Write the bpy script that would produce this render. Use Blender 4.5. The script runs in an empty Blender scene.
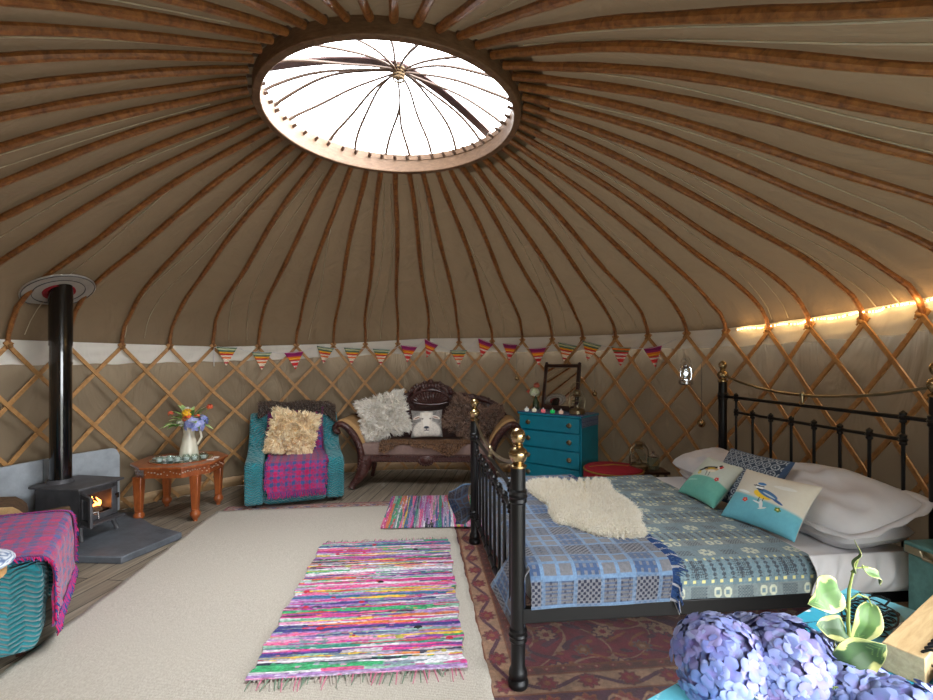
import bpy, math, random
import numpy as np
from mathutils import Vector, Matrix, Euler
PI = math.pi
random.seed(7)
RS = np.random.RandomState(7)
SC = bpy.context.scene
COL = SC.collection

# ------------------------------------------------------------------ colours
def lin1(c):
    c /= 255.0
    return c/12.92 if c <= .04045 else ((c+.055)/1.055)**2.4
def rgb(r, g, b): return (lin1(r), lin1(g), lin1(b))
def L(*c): return np.array(rgb(*c))

# ------------------------------------------------------------------ materials
class NT:
    def __init__(s, name):
        s.m = bpy.data.materials.new(name); s.m.use_nodes = True
        s.t = s.m.node_tree; s.t.nodes.clear()
        s.out = s.t.nodes.new('ShaderNodeOutputMaterial')
    def n(s, typ, ins=None, **kw):
        nd = s.t.nodes.new(typ)
        for k, v in kw.items(): setattr(nd, k, v)
        for k, v in (ins or {}).items():
            if isinstance(v, bpy.types.NodeSocket): s.t.links.new(v, nd.inputs[k])
            else: nd.inputs[k].default_value = v
        return nd
    def math(s, op, a, b=0.0, c=None):
        nd = s.t.nodes.new('ShaderNodeMath'); nd.operation = op
        for i, v in enumerate((a, b) if c is None else (a, b, c)):
            if isinstance(v, bpy.types.NodeSocket): s.t.links.new(v, nd.inputs[i])
            else: nd.inputs[i].default_value = v
        return nd.outputs[0]
    def mix(s, f, a, b, blend='MIX'):
        nd = s.t.nodes.new('ShaderNodeMix'); nd.data_type = 'RGBA'; nd.blend_type = blend
        for k, v in ((0, f), (6, a), (7, b)):
            if isinstance(v, bpy.types.NodeSocket): s.t.links.new(v, nd.inputs[k])
            else: nd.inputs[k].default_value = v if k == 0 else (*v[:3], 1)
        return nd.outputs[2]
    def ramp(s, f, stops):
        nd = s.t.nodes.new('ShaderNodeValToRGB'); s.t.links.new(f, nd.inputs[0])
        e = nd.color_ramp.elements
        while len(e) < len(stops): e.new(.5)
        for q, (p, c) in zip(e, stops): q.position = p; q.color = (*c[:3], 1)
        return nd.outputs[0]
    def coord(s, which='Object', scale=(1, 1, 1), rot=(0, 0, 0)):
        tc = s.t.nodes.new('ShaderNodeTexCoord')
        mp = s.n('ShaderNodeMapping', {'Vector': tc.outputs[which], 'Scale': scale, 'Rotation': rot})
        return mp.outputs[0]
    def noise(s, vec, scale=5, detail=4, rough=.6, dist=0):
        return s.n('ShaderNodeTexNoise', {'Vector': vec, 'Scale': scale, 'Detail': detail, 'Roughness': rough, 'Distortion': dist}).outputs[0]
    def bsdf(s, color, rough=.7, metal=0, bump=None, bs=.3, bd=.01, **kw):
        ins = {'Base Color': color if isinstance(color, bpy.types.NodeSocket) else (*color[:3], 1), 'Roughness': rough, 'Metallic': metal}
        ins.update(kw)
        b = s.n('ShaderNodeBsdfPrincipled', ins)
        if bump is not None:
            bp = s.n('ShaderNodeBump', {'Height': bump, 'Strength': bs, 'Distance': bd})
            s.t.links.new(bp.outputs[0], b.inputs['Normal'])
        return b
    def done(s, sh):
        s.t.links.new(sh.outputs[0] if hasattr(sh, 'outputs') else sh, s.out.inputs[0]); return s.m

def plain(name, c, rough=.6, metal=0, var=.12, nscale=18, bs=.15, bd=.004, **kw):
    t = NT(name); v = t.coord(); n = t.noise(v, nscale)
    a = tuple(x*(1-var) for x in c); b = tuple(min(1, x*(1+var)) for x in c)
    return t.done(t.bsdf(t.ramp(n, [(.3, a), (.7, b)]), rough, metal, t.noise(v, nscale*4), bs, bd, **kw))
def wood(name, dark, light, scale=(2, 2, 30), rough=.5, bs=.25, nscale=3.0, which='Object', **kw):
    t = NT(name); v = t.coord(which, scale); n = t.noise(v, nscale, 6, .65, .6); n2 = t.noise(t.coord(which), 2.2, 2)
    c = t.ramp(n, [(.28, dark), (.72, light)])
    c = t.mix(t.math('MULTIPLY', n2, .5), c, dark)
    return t.done(t.bsdf(c, rough, 0, n, bs, .003, **kw))
def vcol(name, rough=.9, bscale=400, bs=.5, bd=.002, sheen=0.0, noisev=.15, **kw):
    t = NT(name); a = t.n('ShaderNodeVertexColor', layer_name='Col'); v = t.coord()
    n = t.noise(v, 60, 3); c = t.mix(noisev, a.outputs[0], t.ramp(n, [(.3, (0, 0, 0)), (.7, (1, 1, 1))]), 'OVERLAY')
    return t.done(t.bsdf(c, rough, 0, t.noise(v, bscale, 2), bs, bd, **{'Sheen Weight': sheen}, **kw))
def emit(name, c, s):
    t = NT(name); return t.done(t.n('ShaderNodeEmission', {'Color': (*c, 1), 'Strength': s}))
def furmat(name, root, tip, rough=.85):
    t = NT(name); g = t.n('ShaderNodeNewGeometry'); c = t.ramp(g.outputs['Random Per Island'], [(0, root), (1, tip)])
    return t.done(t.bsdf(c, rough, 0, **{'Sheen Weight': .3, 'Sheen Roughness': .5}))
M = {}
M['pole'] = wood('pole_wood', rgb(90, 50, 22), rgb(190, 126, 66), (6, 6, 6), .5, .3, 5)
M['slat'] = wood('slat_wood', rgb(158, 110, 60), rgb(214, 166, 108), (4, 4, 4), .55, .2, 6)
M['hoop'] = wood('hoop_wood', rgb(88, 62, 42), rgb(140, 108, 80), (6, 6, 22), .6, .2, 4)
M['stick'] = plain('willow_stick', rgb(84, 62, 48), .6)
M['hub'] = plain('twine_binding', rgb(120, 98, 70), .9)
M['tie'] = plain('leather_tie', rgb(150, 110, 66), .8)
# canvas lets a little of the daylight through
def canvas(name, c, tr, fold=1.0):
    t = NT(name); v = t.coord(); n = t.noise(v, 1.6, 3); n2 = t.noise(t.coord('Object', (1, 1, .4)), 3.0, 3, .5, 1.6)
    col = t.ramp(n, [(.3, tuple(x*.9 for x in c)), (.7, tuple(x*1.08 for x in c))])
    weave = t.math('ADD', t.math('MULTIPLY', n2, fold), t.math('MULTIPLY', t.noise(v, 300, 2), .02))
    b = t.bsdf(col, .8, 0, weave, .45, .06)
    bp = b.inputs['Normal'].links[0].from_socket
    tl = t.n('ShaderNodeBsdfTranslucent', {'Color': (*[x*1.5 for x in c], 1), 'Normal': bp})
    mx = t.n('ShaderNodeMixShader', {0: tr, 1: b.outputs[0], 2: tl.outputs[0]})
    return t.done(mx)
M['roofcanvas'] = canvas('roof_canvas', rgb(122, 102, 78), .014)
M['wallcanvas'] = canvas('wall_canvas', rgb(128, 111, 88), .005)
M['band'] = canvas('band_canvas', rgb(226, 222, 212), .02, .6)
M['seam'] = plain('seam_thread', rgb(182, 170, 146), .8)
M['hem'] = plain('dark_hem', rgb(70, 46, 44), .9)
M['rolled'] = plain('rolled_cover', rgb(140, 132, 118), .9)
M['baseboard'] = wood('baseboard_pine', rgb(150, 118, 82), rgb(196, 164, 122), (1, 1, 8), .6, .2)
M['iron'] = plain('black_iron', rgb(9, 9, 11), .42, .0, .1, 20, .08, .002, **{'Coat Weight': .05, 'Specular IOR Level': .35})
M['castiron'] = plain('cast_iron', rgb(80, 79, 82), .5, .3, .25, 12, .3, .003)
M['enamel'] = plain('flue_enamel', rgb(10, 10, 11), .16, 0, .1, 6, .02, .002, **{'Coat Weight': .6})
M['brass'] = plain('brass', rgb(172, 150, 112), .26, 1, .1, 10, .05, .002)
M['tubemetal'] = plain('antique_metal', rgb(150, 138, 112), .3, 1, .2, 15, .05, .002)
M['slate'] = plain('slate', rgb(84, 88, 94), .5, 0, .25, 9, .5, .004)
M['slatep'] = plain('slate_panel', rgb(160, 166, 172), .45, 0, .16, 9, .3, .003)
M['teal'] = plain('teal_paint', rgb(10, 138, 164), .45, 0, .08, 9, .1, .002)
M['redfabric'] = plain('red_fabric', rgb(150, 20, 36), .8)
M['gold'] = plain('gold_trim', rgb(170, 130, 60), .5, .5)
M['white'] = plain('white_linen', rgb(216, 214, 216), .85, 0, .02, 20, .1, .002, **{'Sheen Weight': .2})
M['ceramic'] = plain('cream_ceramic', rgb(226, 220, 200), .25, 0, .03, 10, .03, .001, **{'Coat Weight': .4})
M['tablewood'] = wood('rosewood', rgb(120, 56, 24), rgb(186, 104, 54), (8, 8, 2), .3, .1, 3, **{'Coat Weight': .3})
M['mahogany'] = plain('carved_mahogany', rgb(70, 34, 28), .36, 0, .35, 30, .9, .006, **{'Coat Weight': .25})
M['uphol'] = plain('taupe_upholstery', rgb(140, 116, 108), .85, 0, .1, 30)
M['tanuphol'] = plain('tan_upholstery', rgb(176, 138, 92), .85, 0, .12, 40)
M['glass'] = NT('clear_glass'); _t = M['glass']
_g = _t.n('ShaderNodeBsdfGlossy', {'Color': (1, 1, 1, 1), 'Roughness': .05}); _tr = _t.n('ShaderNodeBsdfTransparent', {'Color': (.9, .95, .93, 1)})
_f = _t.n('ShaderNodeMath', {0: _t.n('ShaderNodeLayerWeight', {'Blend': .35}).outputs['Facing'], 1: .45}, operation='MULTIPLY')
M['glass'] = _t.done(_t.n('ShaderNodeMixShader', {0: _f.outputs[0], 1: _tr.outputs[0], 2: _g.outputs[0]}))
_t = NT('dome_film'); _g = _t.n('ShaderNodeBsdfGlossy', {'Roughness': .2}); _tr = _t.n('ShaderNodeBsdfTransparent', {'Color': (.97, .97, .97, 1)})
M['film'] = _t.done(_t.n('ShaderNodeMixShader', {0: .03, 1: _tr.outputs[0], 2: _g.outputs[0]}))
M['mirror'] = plain('mirror_glass', rgb(225, 225, 222), .02, 1, .0, 1, 0, .0001)
M['darkwood'] = wood('dark_wood', rgb(30, 14, 10), rgb(66, 34, 24), (4, 4, 10), .35, .1)
M['pine'] = wood('light_pine', rgb(176, 126, 74), rgb(220, 178, 120), (8, 2, 2), .5, .1)
M['bark'] = plain('log_bark', rgb(92, 68, 46), .95, 0, .4, 30, .9, .01)
M['logend'] = wood('split_log', rgb(190, 146, 92), rgb(232, 198, 146), (3, 20, 20), .7, .3)
M['flame'] = emit('flame', (1, .28, .05), 9)
M['ember'] = emit('ember', (1, .2, .03), 3)
M['rope'] = emit('fairy_light_wire', (1.0, .58, .2), 16)
M['ledlamp'] = emit('lantern_bulb', (.82, .9, 1.0), 7)
M['copper'] = plain('copper', rgb(190, 130, 100), .3, 1, .1)
M['chrome'] = plain('chrome', rgb(200, 200, 202), .2, 1, .1)
M['blackwire'] = plain('black_wire', rgb(16, 16, 16), .4, .2)
M['leafg'] = plain('green_leaf', rgb(70, 104, 36), .5, 0, .3, 20)
M['stem'] = plain('green_stem', rgb(120, 130, 60), .5)
M['paper'] = plain('paper', rgb(228, 224, 214), .8, 0, .02)
M['cloth'] = vcol('woven_cloth', .92, 500, .5, .002, .2)
M['printed'] = vcol('printed_cotton', .85, 700, .3, .001, .1, .05)
M['rug'] = vcol('wool_pile', .97, 300, .8, .004, .2, .25)
M['shiny'] = vcol('painted_surface', .4, 50, .05, .001, 0, .05)
M['petal'] = vcol('petal', .6, 30, .1, .001, .1, .05)
# quilted teal slip cover
_t = NT('quilted_teal'); _v = _t.coord('Object', (1, 1, 1))
_sx = _t.n('ShaderNodeSeparateXYZ', {0: _v})
_a = _t.math('ADD', _sx.outputs[0], _sx.outputs[1])
_zig = _t.math('MULTIPLY', _t.math('PINGPONG', _t.math('ADD', _a, _t.math('MULTIPLY', _t.noise(_v, 14, 2), .05)), .05), .55)
_w = _t.math('SINE', _t.math('MULTIPLY', _t.math('ADD', _sx.outputs[2], _zig), 2*PI/.046))
_w2 = _t.math('ADD', _t.math('ABSOLUTE', _w), _t.math('MULTIPLY', _t.noise(_v, 9, 3, .6, 1), 1.4))
M['quilt'] = _t.done(_t.bsdf(_t.ramp(_t.noise(_v, 6), [(.3, rgb(4, 112, 122)), (.7, rgb(10, 140, 152))]), .55, 0, _w2, .9, .02, **{'Sheen Weight': .3}))
# floor boards
_t = NT('weathered_boards'); _v = _t.coord('Object', (1, 1, 1), (0, 0, math.radians(7)))
_br = _t.n('ShaderNodeTexBrick', {'Vector': _t.n('ShaderNodeMapping', {'Vector': _v, 'Rotation': (0, 0, PI/2)}).outputs[0], 'Scale': 1.0, 'Mortar Size': .0035, 'Brick Width': 2.6, 'Row Height': .135,
      'Color1': (.35, .35, .35, 1), 'Color2': (.75, .75, .75, 1), 'Mortar': (0, 0, 0, 1), 'Bias': 0.0})
_gr = _t.noise(_t.n('ShaderNodeMapping', {'Vector': _v, 'Scale': (40, 2.2, 1)}).outputs[0], 1.0, 8, .7, .8)
_pt = _t.noise(_t.n('ShaderNodeMapping', {'Vector': _v, 'Scale': (9, 1.4, 1)}).outputs[0], 2.0, 6, .7, .5)
_c = _t.ramp(_gr, [(.25, rgb(92, 82, 70)), (.55, rgb(152, 138, 120)), (.8, rgb(188, 176, 160))])
_c = _t.mix(_t.ramp(_pt, [(.62, (0, 0, 0)), (.72, (1, 1, 1))]), _c, rgb(176, 168, 156))
_c = _t.mix(.45, _c, _br.outputs[0], 'MULTIPLY')
_c = _t.mix(_br.outputs['Fac'], _c, rgb(22, 19, 17))
M['boards'] = _t.done(_t.bsdf(_c, .6, 0, _t.math('SUBTRACT', _gr, _t.math('MULTIPLY', _br.outputs['Fac'], 2)), .5, .004))
# jute rug
_t = NT('jute_weave'); _v = _t.coord('Object')
_n = _t.noise(_t.n('ShaderNodeMapping', {'Vector': _v, 'Scale': (260, 90, 90)}).outputs[0], 1.0, 3, .7)
_n2 = _t.noise(_v, 2.0, 3)
_wv = _t.n('ShaderNodeTexWave', {'Vector': _v, 'Scale': 34, 'Distortion': 1.2, 'Detail': 1}, bands_direction='Y')
_c = _t.ramp(_n, [(.3, rgb(168, 160, 146)), (.5, rgb(188, 180, 168)), (.75, rgb(212, 206, 196))])
_c = _t.mix(_t.math('MULTIPLY', _n2, .35), _c, rgb(186, 176, 160))
M['jute'] = _t.done(_t.bsdf(_c, .95, 0, _t.math('ADD', _n, _t.math('MULTIPLY', _wv.outputs[1], .5)), .7, .005))
M['grey_ground'] = plain('outside_grey_ground', rgb(112, 110, 98), .9, 0, .3, 4)  # unseen ground outside, kept grey so its bounced light adds no green

# ------------------------------------------------------------------ mesh tools
class MB:
    def __init__(s): s.v = []; s.f = []; s.mi = []
    def add(s, vs, fs, X=None, mi=0):
        o = len(s.v)
        s.v += [tuple(X @ Vector(p)) for p in vs] if X is not None else [tuple(p) for p in vs]
        s.f += [tuple(i+o for i in f) for f in fs]; s.mi += [mi]*len(fs); return s
    def box(s, c, d, X=None, rot=None, mi=0):
        vs = [Vector((x*d[0]/2, y*d[1]/2, z*d[2]/2)) for x in (-1, 1) for y in (-1, 1) for z in (-1, 1)]
        if rot is not None: vs = [rot @ p for p in vs]
        vs = [p+Vector(c) for p in vs]
        return s.add(vs, [(0, 1, 3, 2), (4, 6, 7, 5), (0, 4, 5, 1), (2, 3, 7, 6), (0, 2, 6, 4), (1, 5, 7, 3)], X, mi)
    def tube(s, pts, r, n=8, caps=True, X=None, mi=0, closed=False, flat=1.0):
        pts = [Vector(p) for p in pts]; k = len(pts)
        rs = r if isinstance(r, (list, tuple)) else [r]*k
        up = None; vs = []
        for i in range(k):
            if closed: t = pts[(i+1) % k]-pts[i-1]
            else: t = pts[min(i+1, k-1)]-pts[max(i-1, 0)]
            t = t.normalized() if t.length > 1e-9 else Vector((0, 0, 1))
            if up is None:
                up = Vector((0, 0, 1)) if abs(t.z) < .9 else Vector((1, 0, 0))
            a = (up - t*up.dot(t)).normalized(); b = t.cross(a); up = a
            for j in range(n):
                w = 2*PI*j/n; vs.append(pts[i]+a*(math.cos(w)*rs[i]*flat)+b*(math.sin(w)*rs[i]))
        fs = []
        for i in range(k if closed else k-1):
            for j in range(n):
                p, q = i*n, ((i+1) % k)*n; fs.append((p+j, p+(j+1) % n, q+(j+1) % n, q+j))
        if caps and not closed:
            fs.append(tuple(range(n))[::-1]); fs.append(tuple(range((k-1)*n, k*n)))
        return s.add(vs, fs, X, mi)
    def lathe(s, prof, n=20, c=(0, 0, 0), X=None, mi=0, axis=None):
        vs = []; fs = []
        for r, z in prof:
            for j in range(n):
                w = 2*PI*j/n; p = Vector((r*math.cos(w), r*math.sin(w), z))
                if axis is not None: p = axis @ p
                vs.append(p+Vector(c))
        for i in range(len(prof)-1):
            for j in range(n): fs.append((i*n+j, i*n+(j+1) % n, (i+1)*n+(j+1) % n, (i+1)*n+j))
        if prof[0][0] > 1e-5: fs.append(tuple(range(n))[::-1])
        if prof[-1][0] > 1e-5: fs.append(tuple(range((len(prof)-1)*n, len(prof)*n)))
        return s.add(vs, fs, X, mi)
    def ball(s, c, r, n=10, m=6, sc=(1, 1, 1), X=None, mi=0):
        prof = [(max(1e-6, math.sin(PI*i/m)), -math.cos(PI*i/m)) for i in range(m+1)]
        vs = []; fs = []
        for a, z in prof:
            for j in range(n):
                w = 2*PI*j/n; vs.append((c[0]+r*sc[0]*a*math.cos(w), c[1]+r*sc[1]*a*math.sin(w), c[2]+r*sc[2]*z))
        for i in range(m):
            for j in range(n): fs.append((i*n+j, i*n+(j+1) % n, (i+1)*n+(j+1) % n, (i+1)*n+j))
        return s.add(vs, fs, X, mi)
    def prism(s, poly, h0, h1, axis='z', X=None, mi=0):
        # polygon (list of 2-D points) swept between h0 and h1 along an axis
        f = {'z': lambda a, b, h: (a, b, h), 'x': lambda a, b, h: (h, a, b), 'y': lambda a, b, h: (a, h, b)}[axis]
        n = len(poly); vs = [f(a, b, h0) for a, b in poly]+[f(a, b, h1) for a, b in poly]
        fs = [tuple(range(n))[::-1], tuple(range(n, 2*n))]+[(i, (i+1) % n, n+(i+1) % n, n+i) for i in range(n)]
        return s.add(vs, fs, X, mi)
    def build(s, name, mat, parent=None, smooth=True, bevel=0, seg=2, sub=0, ang=38):
        me = bpy.data.meshes.new(name); me.from_pydata(s.v, [], s.f)
        mats = mat if isinstance(mat, (list, tuple)) else [mat]
        for m in mats: me.materials.append(M[m] if isinstance(m, str) else m)
        if len(mats) > 1: me.polygons.foreach_set('material_index', s.mi)
        me.update()
        import bmesh
        bm = bmesh.new(); bm.from_mesh(me); bmesh.ops.recalc_face_normals(bm, faces=bm.faces); bm.to_mesh(me); bm.free()
        o = bpy.data.objects.new(name, me); COL.objects.link(o)
        if parent is not None: o.parent = parent
        if smooth:
            me.polygons.foreach_set('use_smooth', [True]*len(me.polygons)); me.set_sharp_from_angle(angle=math.radians(ang))
        if bevel:
            b = o.modifiers.new('bevel', 'BEVEL'); b.width = bevel; b.segments = seg; b.limit_method = 'ANGLE'; b.angle_limit = math.radians(35)
            b.harden_normals = False
        if sub:
            b = o.modifiers.new('sub', 'SUBSURF'); b.levels = sub; b.render_levels = sub
        return o
def raw(name, P, F, mat, parent=None, C=None, smooth=True, solid=0, off=0):
    me = bpy.data.meshes.new(name); me.from_pydata(np.asarray(P).tolist(), [], F if isinstance(F, list) else F.tolist())
    me.materials.append(M[mat] if isinstance(mat, str) else mat)
    if C is not None:
        a = me.color_attributes.new('Col', 'FLOAT_COLOR', 'POINT')
        cc = np.ones((len(P), 4), np.float32); cc[:, :3] = C; a.data.foreach_set('color', cc.ravel())
    if smooth: me.polygons.foreach_set('use_smooth', [True]*len(me.polygons))
    me.update()
    o = bpy.data.objects.new(name, me); COL.objects.link(o)
    if parent is not None: o.parent = parent
    if solid:
        s = o.modifiers.new('solid', 'SOLIDIFY'); s.thickness = solid; s.offset = off
    return o
def gfaces(nu, nv, wrap=False):
    i, j = np.meshgrid(np.arange(nu if wrap else nu-1), np.arange(nv-1), indexing='ij')
    a = i*nv+j; b = ((i+1) % nu)*nv+j
    return np.stack([a, b, b+1, a+1], -1).reshape(-1, 4)
def grid(name, fn, nu, nv, mat, parent=None, col=None, u=(0, 1), v=(0, 1), wrap=False, solid=0, off=0, smooth=True):
    U, V = np.meshgrid(np.linspace(*u, nu, endpoint=not wrap), np.linspace(*v, nv), indexing='ij'); U = U.ravel(); V = V.ravel()
    P = np.stack(fn(U, V), -1); C = col(U, V) if col else None
    return raw(name, P, gfaces(nu, nv, wrap), mat, parent, C, smooth, solid, off)
def thing(name, label, cat, loc=(0, 0, 0), rz=0, group=None, rot=None):
    o = bpy.data.objects.new(name, None); o.empty_display_size = .1; COL.objects.link(o)
    o.location = loc; o.rotation_euler = rot if rot else (0, 0, rz)
    return tag(o, label, cat, group)
def tag(o, label, cat, group=None, kind=None):
    o['label'] = label; o['category'] = cat
    if group: o['group'] = group
    if kind: o['kind'] = kind
    return o
def struct(o, label=None):
    o['kind'] = 'structure'
    if label: o['label'] = label
    return o
def sstep(x, a, b): t = np.clip((x-a)/(b-a), 0, 1); return t*t*(3-2*t)
def vnoise(x, y, seed=0):
    # smooth value noise
    r = np.random.RandomState(seed).rand(64, 64)
    xi = np.floor(x).astype(int); yi = np.floor(y).astype(int); fx = x-xi; fy = y-yi
    fx = fx*fx*(3-2*fx); fy = fy*fy*(3-2*fy)
    g = lambda a, b: r[a % 64, b % 64]
    return (g(xi, yi)*(1-fx)+g(xi+1, yi)*fx)*(1-fy)+(g(xi, yi+1)*(1-fx)+g(xi+1, yi+1)*fx)*fy
def fur(name, P, N, n, length, width, mat, parent, seed=1, spread=.5, grav=.3, clump=0, flow=(0, 0, 0), lv=.35):
    r = np.random.RandomState(seed); idx = r.randint(0, len(P), n)
    p = P[idx]+r.normal(0, .004, (n, 3)); nn = N[idx]
    if clump:
        nc = max(4, n//clump); ci = r.randint(0, len(P), nc); cp = P[ci]; cd = r.normal(0, spread, (nc, 3))
        best = np.zeros(n, int); bd = np.full(n, 1e9)
        for k in range(0, nc, 200):
            d = ((p[:, None]-cp[None, k:k+200])**2).sum(-1); j = d.argmin(1); m = d[np.arange(n), j]
            q = m < bd; best[q] = j[q]+k; bd[q] = m[q]
        d0 = nn+cd[best]+r.normal(0, spread*.25, (n, 3)); pull = (cp[best]-p)*.6
    else: d0 = nn+r.normal(0, spread, (n, 3)); pull = 0
    d0 = d0+np.array(flow)
    d0 /= np.linalg.norm(d0, axis=1)[:, None]
    ln = (length*(1-lv+2*lv*r.rand(n)))[:, None]
    w = np.cross(d0, r.normal(0, 1, (n, 3))); w /= np.linalg.norm(w, axis=1)[:, None]+1e-9; w *= width/2
    g = np.array([0, 0, -grav])
    curl = r.normal(0, .12, (n, 3))*ln
    m1 = p+d0*ln*.5+g*ln*.2+curl; t1 = p+d0*ln+g*ln*.8+pull
    V = np.stack([p-w, p+w, m1-w*.8, m1+w*.8, t1], 1).reshape(-1, 3)
    b = np.arange(n)*5
    F = [(a, a+1, a+3, a+2) for a in b.tolist()]+[(a+2, a+3, a+4) for a in b.tolist()]
    return raw(name, V, F, mat, parent, None, True)
def pillow_pts(w, h, t, n=26, wob=.0, seed=3, rnd=0):
    # both faces of a stuffed cushion lying in XY, z up: returns points (2 n n), normals and faces
    a = np.linspace(-1, 1, n); A, B = np.meshgrid(a, a, indexing='ij'); A = A.ravel(); B = B.ravel()
    x = w/2*A*(1-.07*(1-B**2)); y = h/2*B*(1-.07*(1-A**2))
    if rnd: x = w/2*A*np.sqrt(1-rnd*B**4); y = h/2*B*np.sqrt(1-rnd*A**4)
    z = t/2*np.sqrt(np.clip((1-A**4)*(1-B**4), 0, 1))*(.75+.25*(1-A**2)*(1-B**2))
    if wob: z = z*(1+wob*(vnoise(A*3+9, B*3+9, seed)-.5))
    top = np.stack([x, y, z], -1); bot = np.stack([x, y, -z], -1)
    P = np.concatenate([top, bot]); f = gfaces(n, n); F = np.concatenate([f, f[:, ::-1]+n*n])
    nt = np.stack([x*.9/(w/2)*.5, y*.9/(h/2)*.5, np.ones_like(x)*.9], -1); nt /= np.linalg.norm(nt, axis=1)[:, None]
    N = np.concatenate([nt, nt*[1, 1, -1]]); AB = np.concatenate([np.stack([A, B], -1)]*2)
    return P, N, F, AB
def fringe(mb, p0, p1, n, length, r=.003, drop=(0, 0, -1), seed=0, wob=.3):
    rr = random.Random(seed); p0 = Vector(p0); p1 = Vector(p1); d = Vector(drop)
    for i in range(n):
        p = p0.lerp(p1, (i+rr.random()*.6)/n); l = length*(.7+.5*rr.random())
        q = Vector((rr.uniform(-1, 1), rr.uniform(-1, 1), rr.uniform(-1, 1)))*l*wob
        mb.tube([p, p+d*l*.5+q*.4, p+d*l+q], [r, r*.8, r*.5], 4)
# ------------------------------------------------------------------ the yurt shell
CX, CY, RW = -.48, 2.81, 3.0
CAMZ = 1.36
# azimuths (degrees) at which the roof poles meet the trellis, walking leftwards round the room
KN = [-5.5, 2.1, 9.9, 16.5, 23.9, 31.3, 39.1, 46.0, 53.3, 60.3, 67.3, 74.5, 82.5, 89.8, 97.1, 104.7, 111.9, 120, 127.8, 136.6, 144.3, 152.1, 160, 167.8]
KN += [167.8+(186.7/25)*i for i in range(1, 25)]
NK = len(KN)
def azk(i): # continuous index -> azimuth
    k = math.floor(i); f = i-k
    a = KN[k % NK]+360*(k//NK); b = KN[(k+1) % NK]+360*((k+1)//NK)
    return a+(b-a)*f
def ztop(az):
    az = (az+90) % 360-90
    return float(np.interp(az, [-90, -10, 30, 55, 67, 82, 97, 112, 128, 150, 168, 190, 270], [1.6, 1.605, 1.595, 1.59, 1.587, 1.565, 1.547, 1.534, 1.50, 1.482, 1.467, 1.48, 1.6]))
def shx(r): return .028*min(1, max(0, (3-r)/2.2))
def cyl(az, r, z): a = math.radians(az); return (CX+shx(r)+r*math.cos(a), CY+r*math.sin(a), z)
def roofpath(az, off=0.0, n=26, r1=.79):
    zt = ztop(az)
    pts = [(2.972, zt-.02), (2.97, zt+.04), (2.95, .6*zt+.715), (2.90, .4*zt+1.12), (2.83, .2*zt+1.5), (2.7, 1.92), (2.54, 2.02), (2.25, 2.166), (1.85, 2.39), (1.41, 2.61), (.86, 2.825), (r1, 2.848)]
    P = np.array(pts)
    for _ in range(2):
        q = .75*P[:-1]+.25*P[1:]; w = .25*P[:-1]+.75*P[1:]
        P = np.concatenate([P[:1], np.stack([q, w], 1).reshape(-1, 2), P[-1:]])
    if off:
        T = np.gradient(P, axis=0); T /= np.linalg.norm(T, axis=1)[:, None]; P = P+off*np.stack([T[:, 1], -T[:, 0]], -1)
    s = np.concatenate([[0], np.cumsum(np.linalg.norm(np.diff(P, axis=0), axis=1))]); t = np.linspace(0, s[-1], n)
    return np.stack([np.interp(t, s, P[:, 0]), np.interp(t, s, P[:, 1])], -1)

grid('ground', lambda u, v: (u*14, v*14, u*0-.16), 3, 3, 'grey_ground', None, None, (-1, 1), (-1, 1)).update_tag()
struct(bpy.data.objects['ground'])
mb = MB(); mb.lathe([(3.12, -.1), (3.12, 0), (0.001, 0)], 96, (CX, CY, 0)); struct(mb.build('floor', 'boards', smooth=False))
# roof canvas
naz, npf = 288, 30
V = []
for i in range(naz):
    az = 360*i/naz
    d = min(abs(((az-k+180) % 360)-180) for k in KN)/3.75
    p = roofpath(az, .036, npf, .73)
    a = math.radians(az)
    for j, (r, z) in enumerate(p):
        sag = .018*(min(d, 1)**1.5)*math.sin(PI*j/(npf-1))
        V.append((CX+shx(r)+r*math.cos(a), CY+r*math.sin(a), z-sag))
roof = struct(raw('ceiling', V, gfaces(naz, npf, True), 'roofcanvas', None))
for k in range(0, NK, 2):
    for dv, s0 in ((.35, 1), (.75, 0)):
        if (k//2) % 3 == 2 and s0: continue
        pts = []
        for j, (r, z) in enumerate(roofpath(azk(k+dv), .02, 26)):
            if 1 <= j < 24:
                w = azk(k+dv)+1.4*math.sin(j*.2+k); pts.append(cyl(w, r, z))
        m = MB(); m.tube(pts, .0035, 4); m.build('seam', 'seam', roof)
# wall canvas, with an unseen doorway gap behind the camera placed for fill daylight
def wallpiece(name, a0, a1, m=18, z0=-.03, z1=None):
    def f(U, V):
        az = U; zt = np.array([ztop(x) for x in az])+.10 if z1 is None else np.full_like(az, z1)
        z = z0+(zt-z0)*V
        r = 3.06+.014*np.sin(az*.42+np.sin(z*2)*1.4)*np.sin(PI*V)+.010*(vnoise(az*.35+40, z*3+5, 4)-.5)
        return CX+r*np.cos(np.radians(az)), CY+r*np.sin(np.radians(az)), z
    return struct(grid(name, f, int((a1-a0)*1.2)+2, m, 'wallcanvas', None, None, (a0, a1)))
wallpiece('wall_right', -40, 50); wallpiece('wall_back', 50, 130); wallpiece('wall_left', 130, 280)
wallpiece('wall_front', 280, 320, 4, 1.5, 1.75)
# timber frame of that added, unseen doorway
mb = MB()
for a in (280, 320): mb.tube([cyl(a, 3.0, 0), cyl(a, 3.0, 1.56)], .04, 4)
mb.tube([cyl(a, 3.0, 1.54) for a in range(280, 321, 5)], .04, 4); struct(mb.build('unseen_fill_door', 'baseboard', smooth=False))
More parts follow.
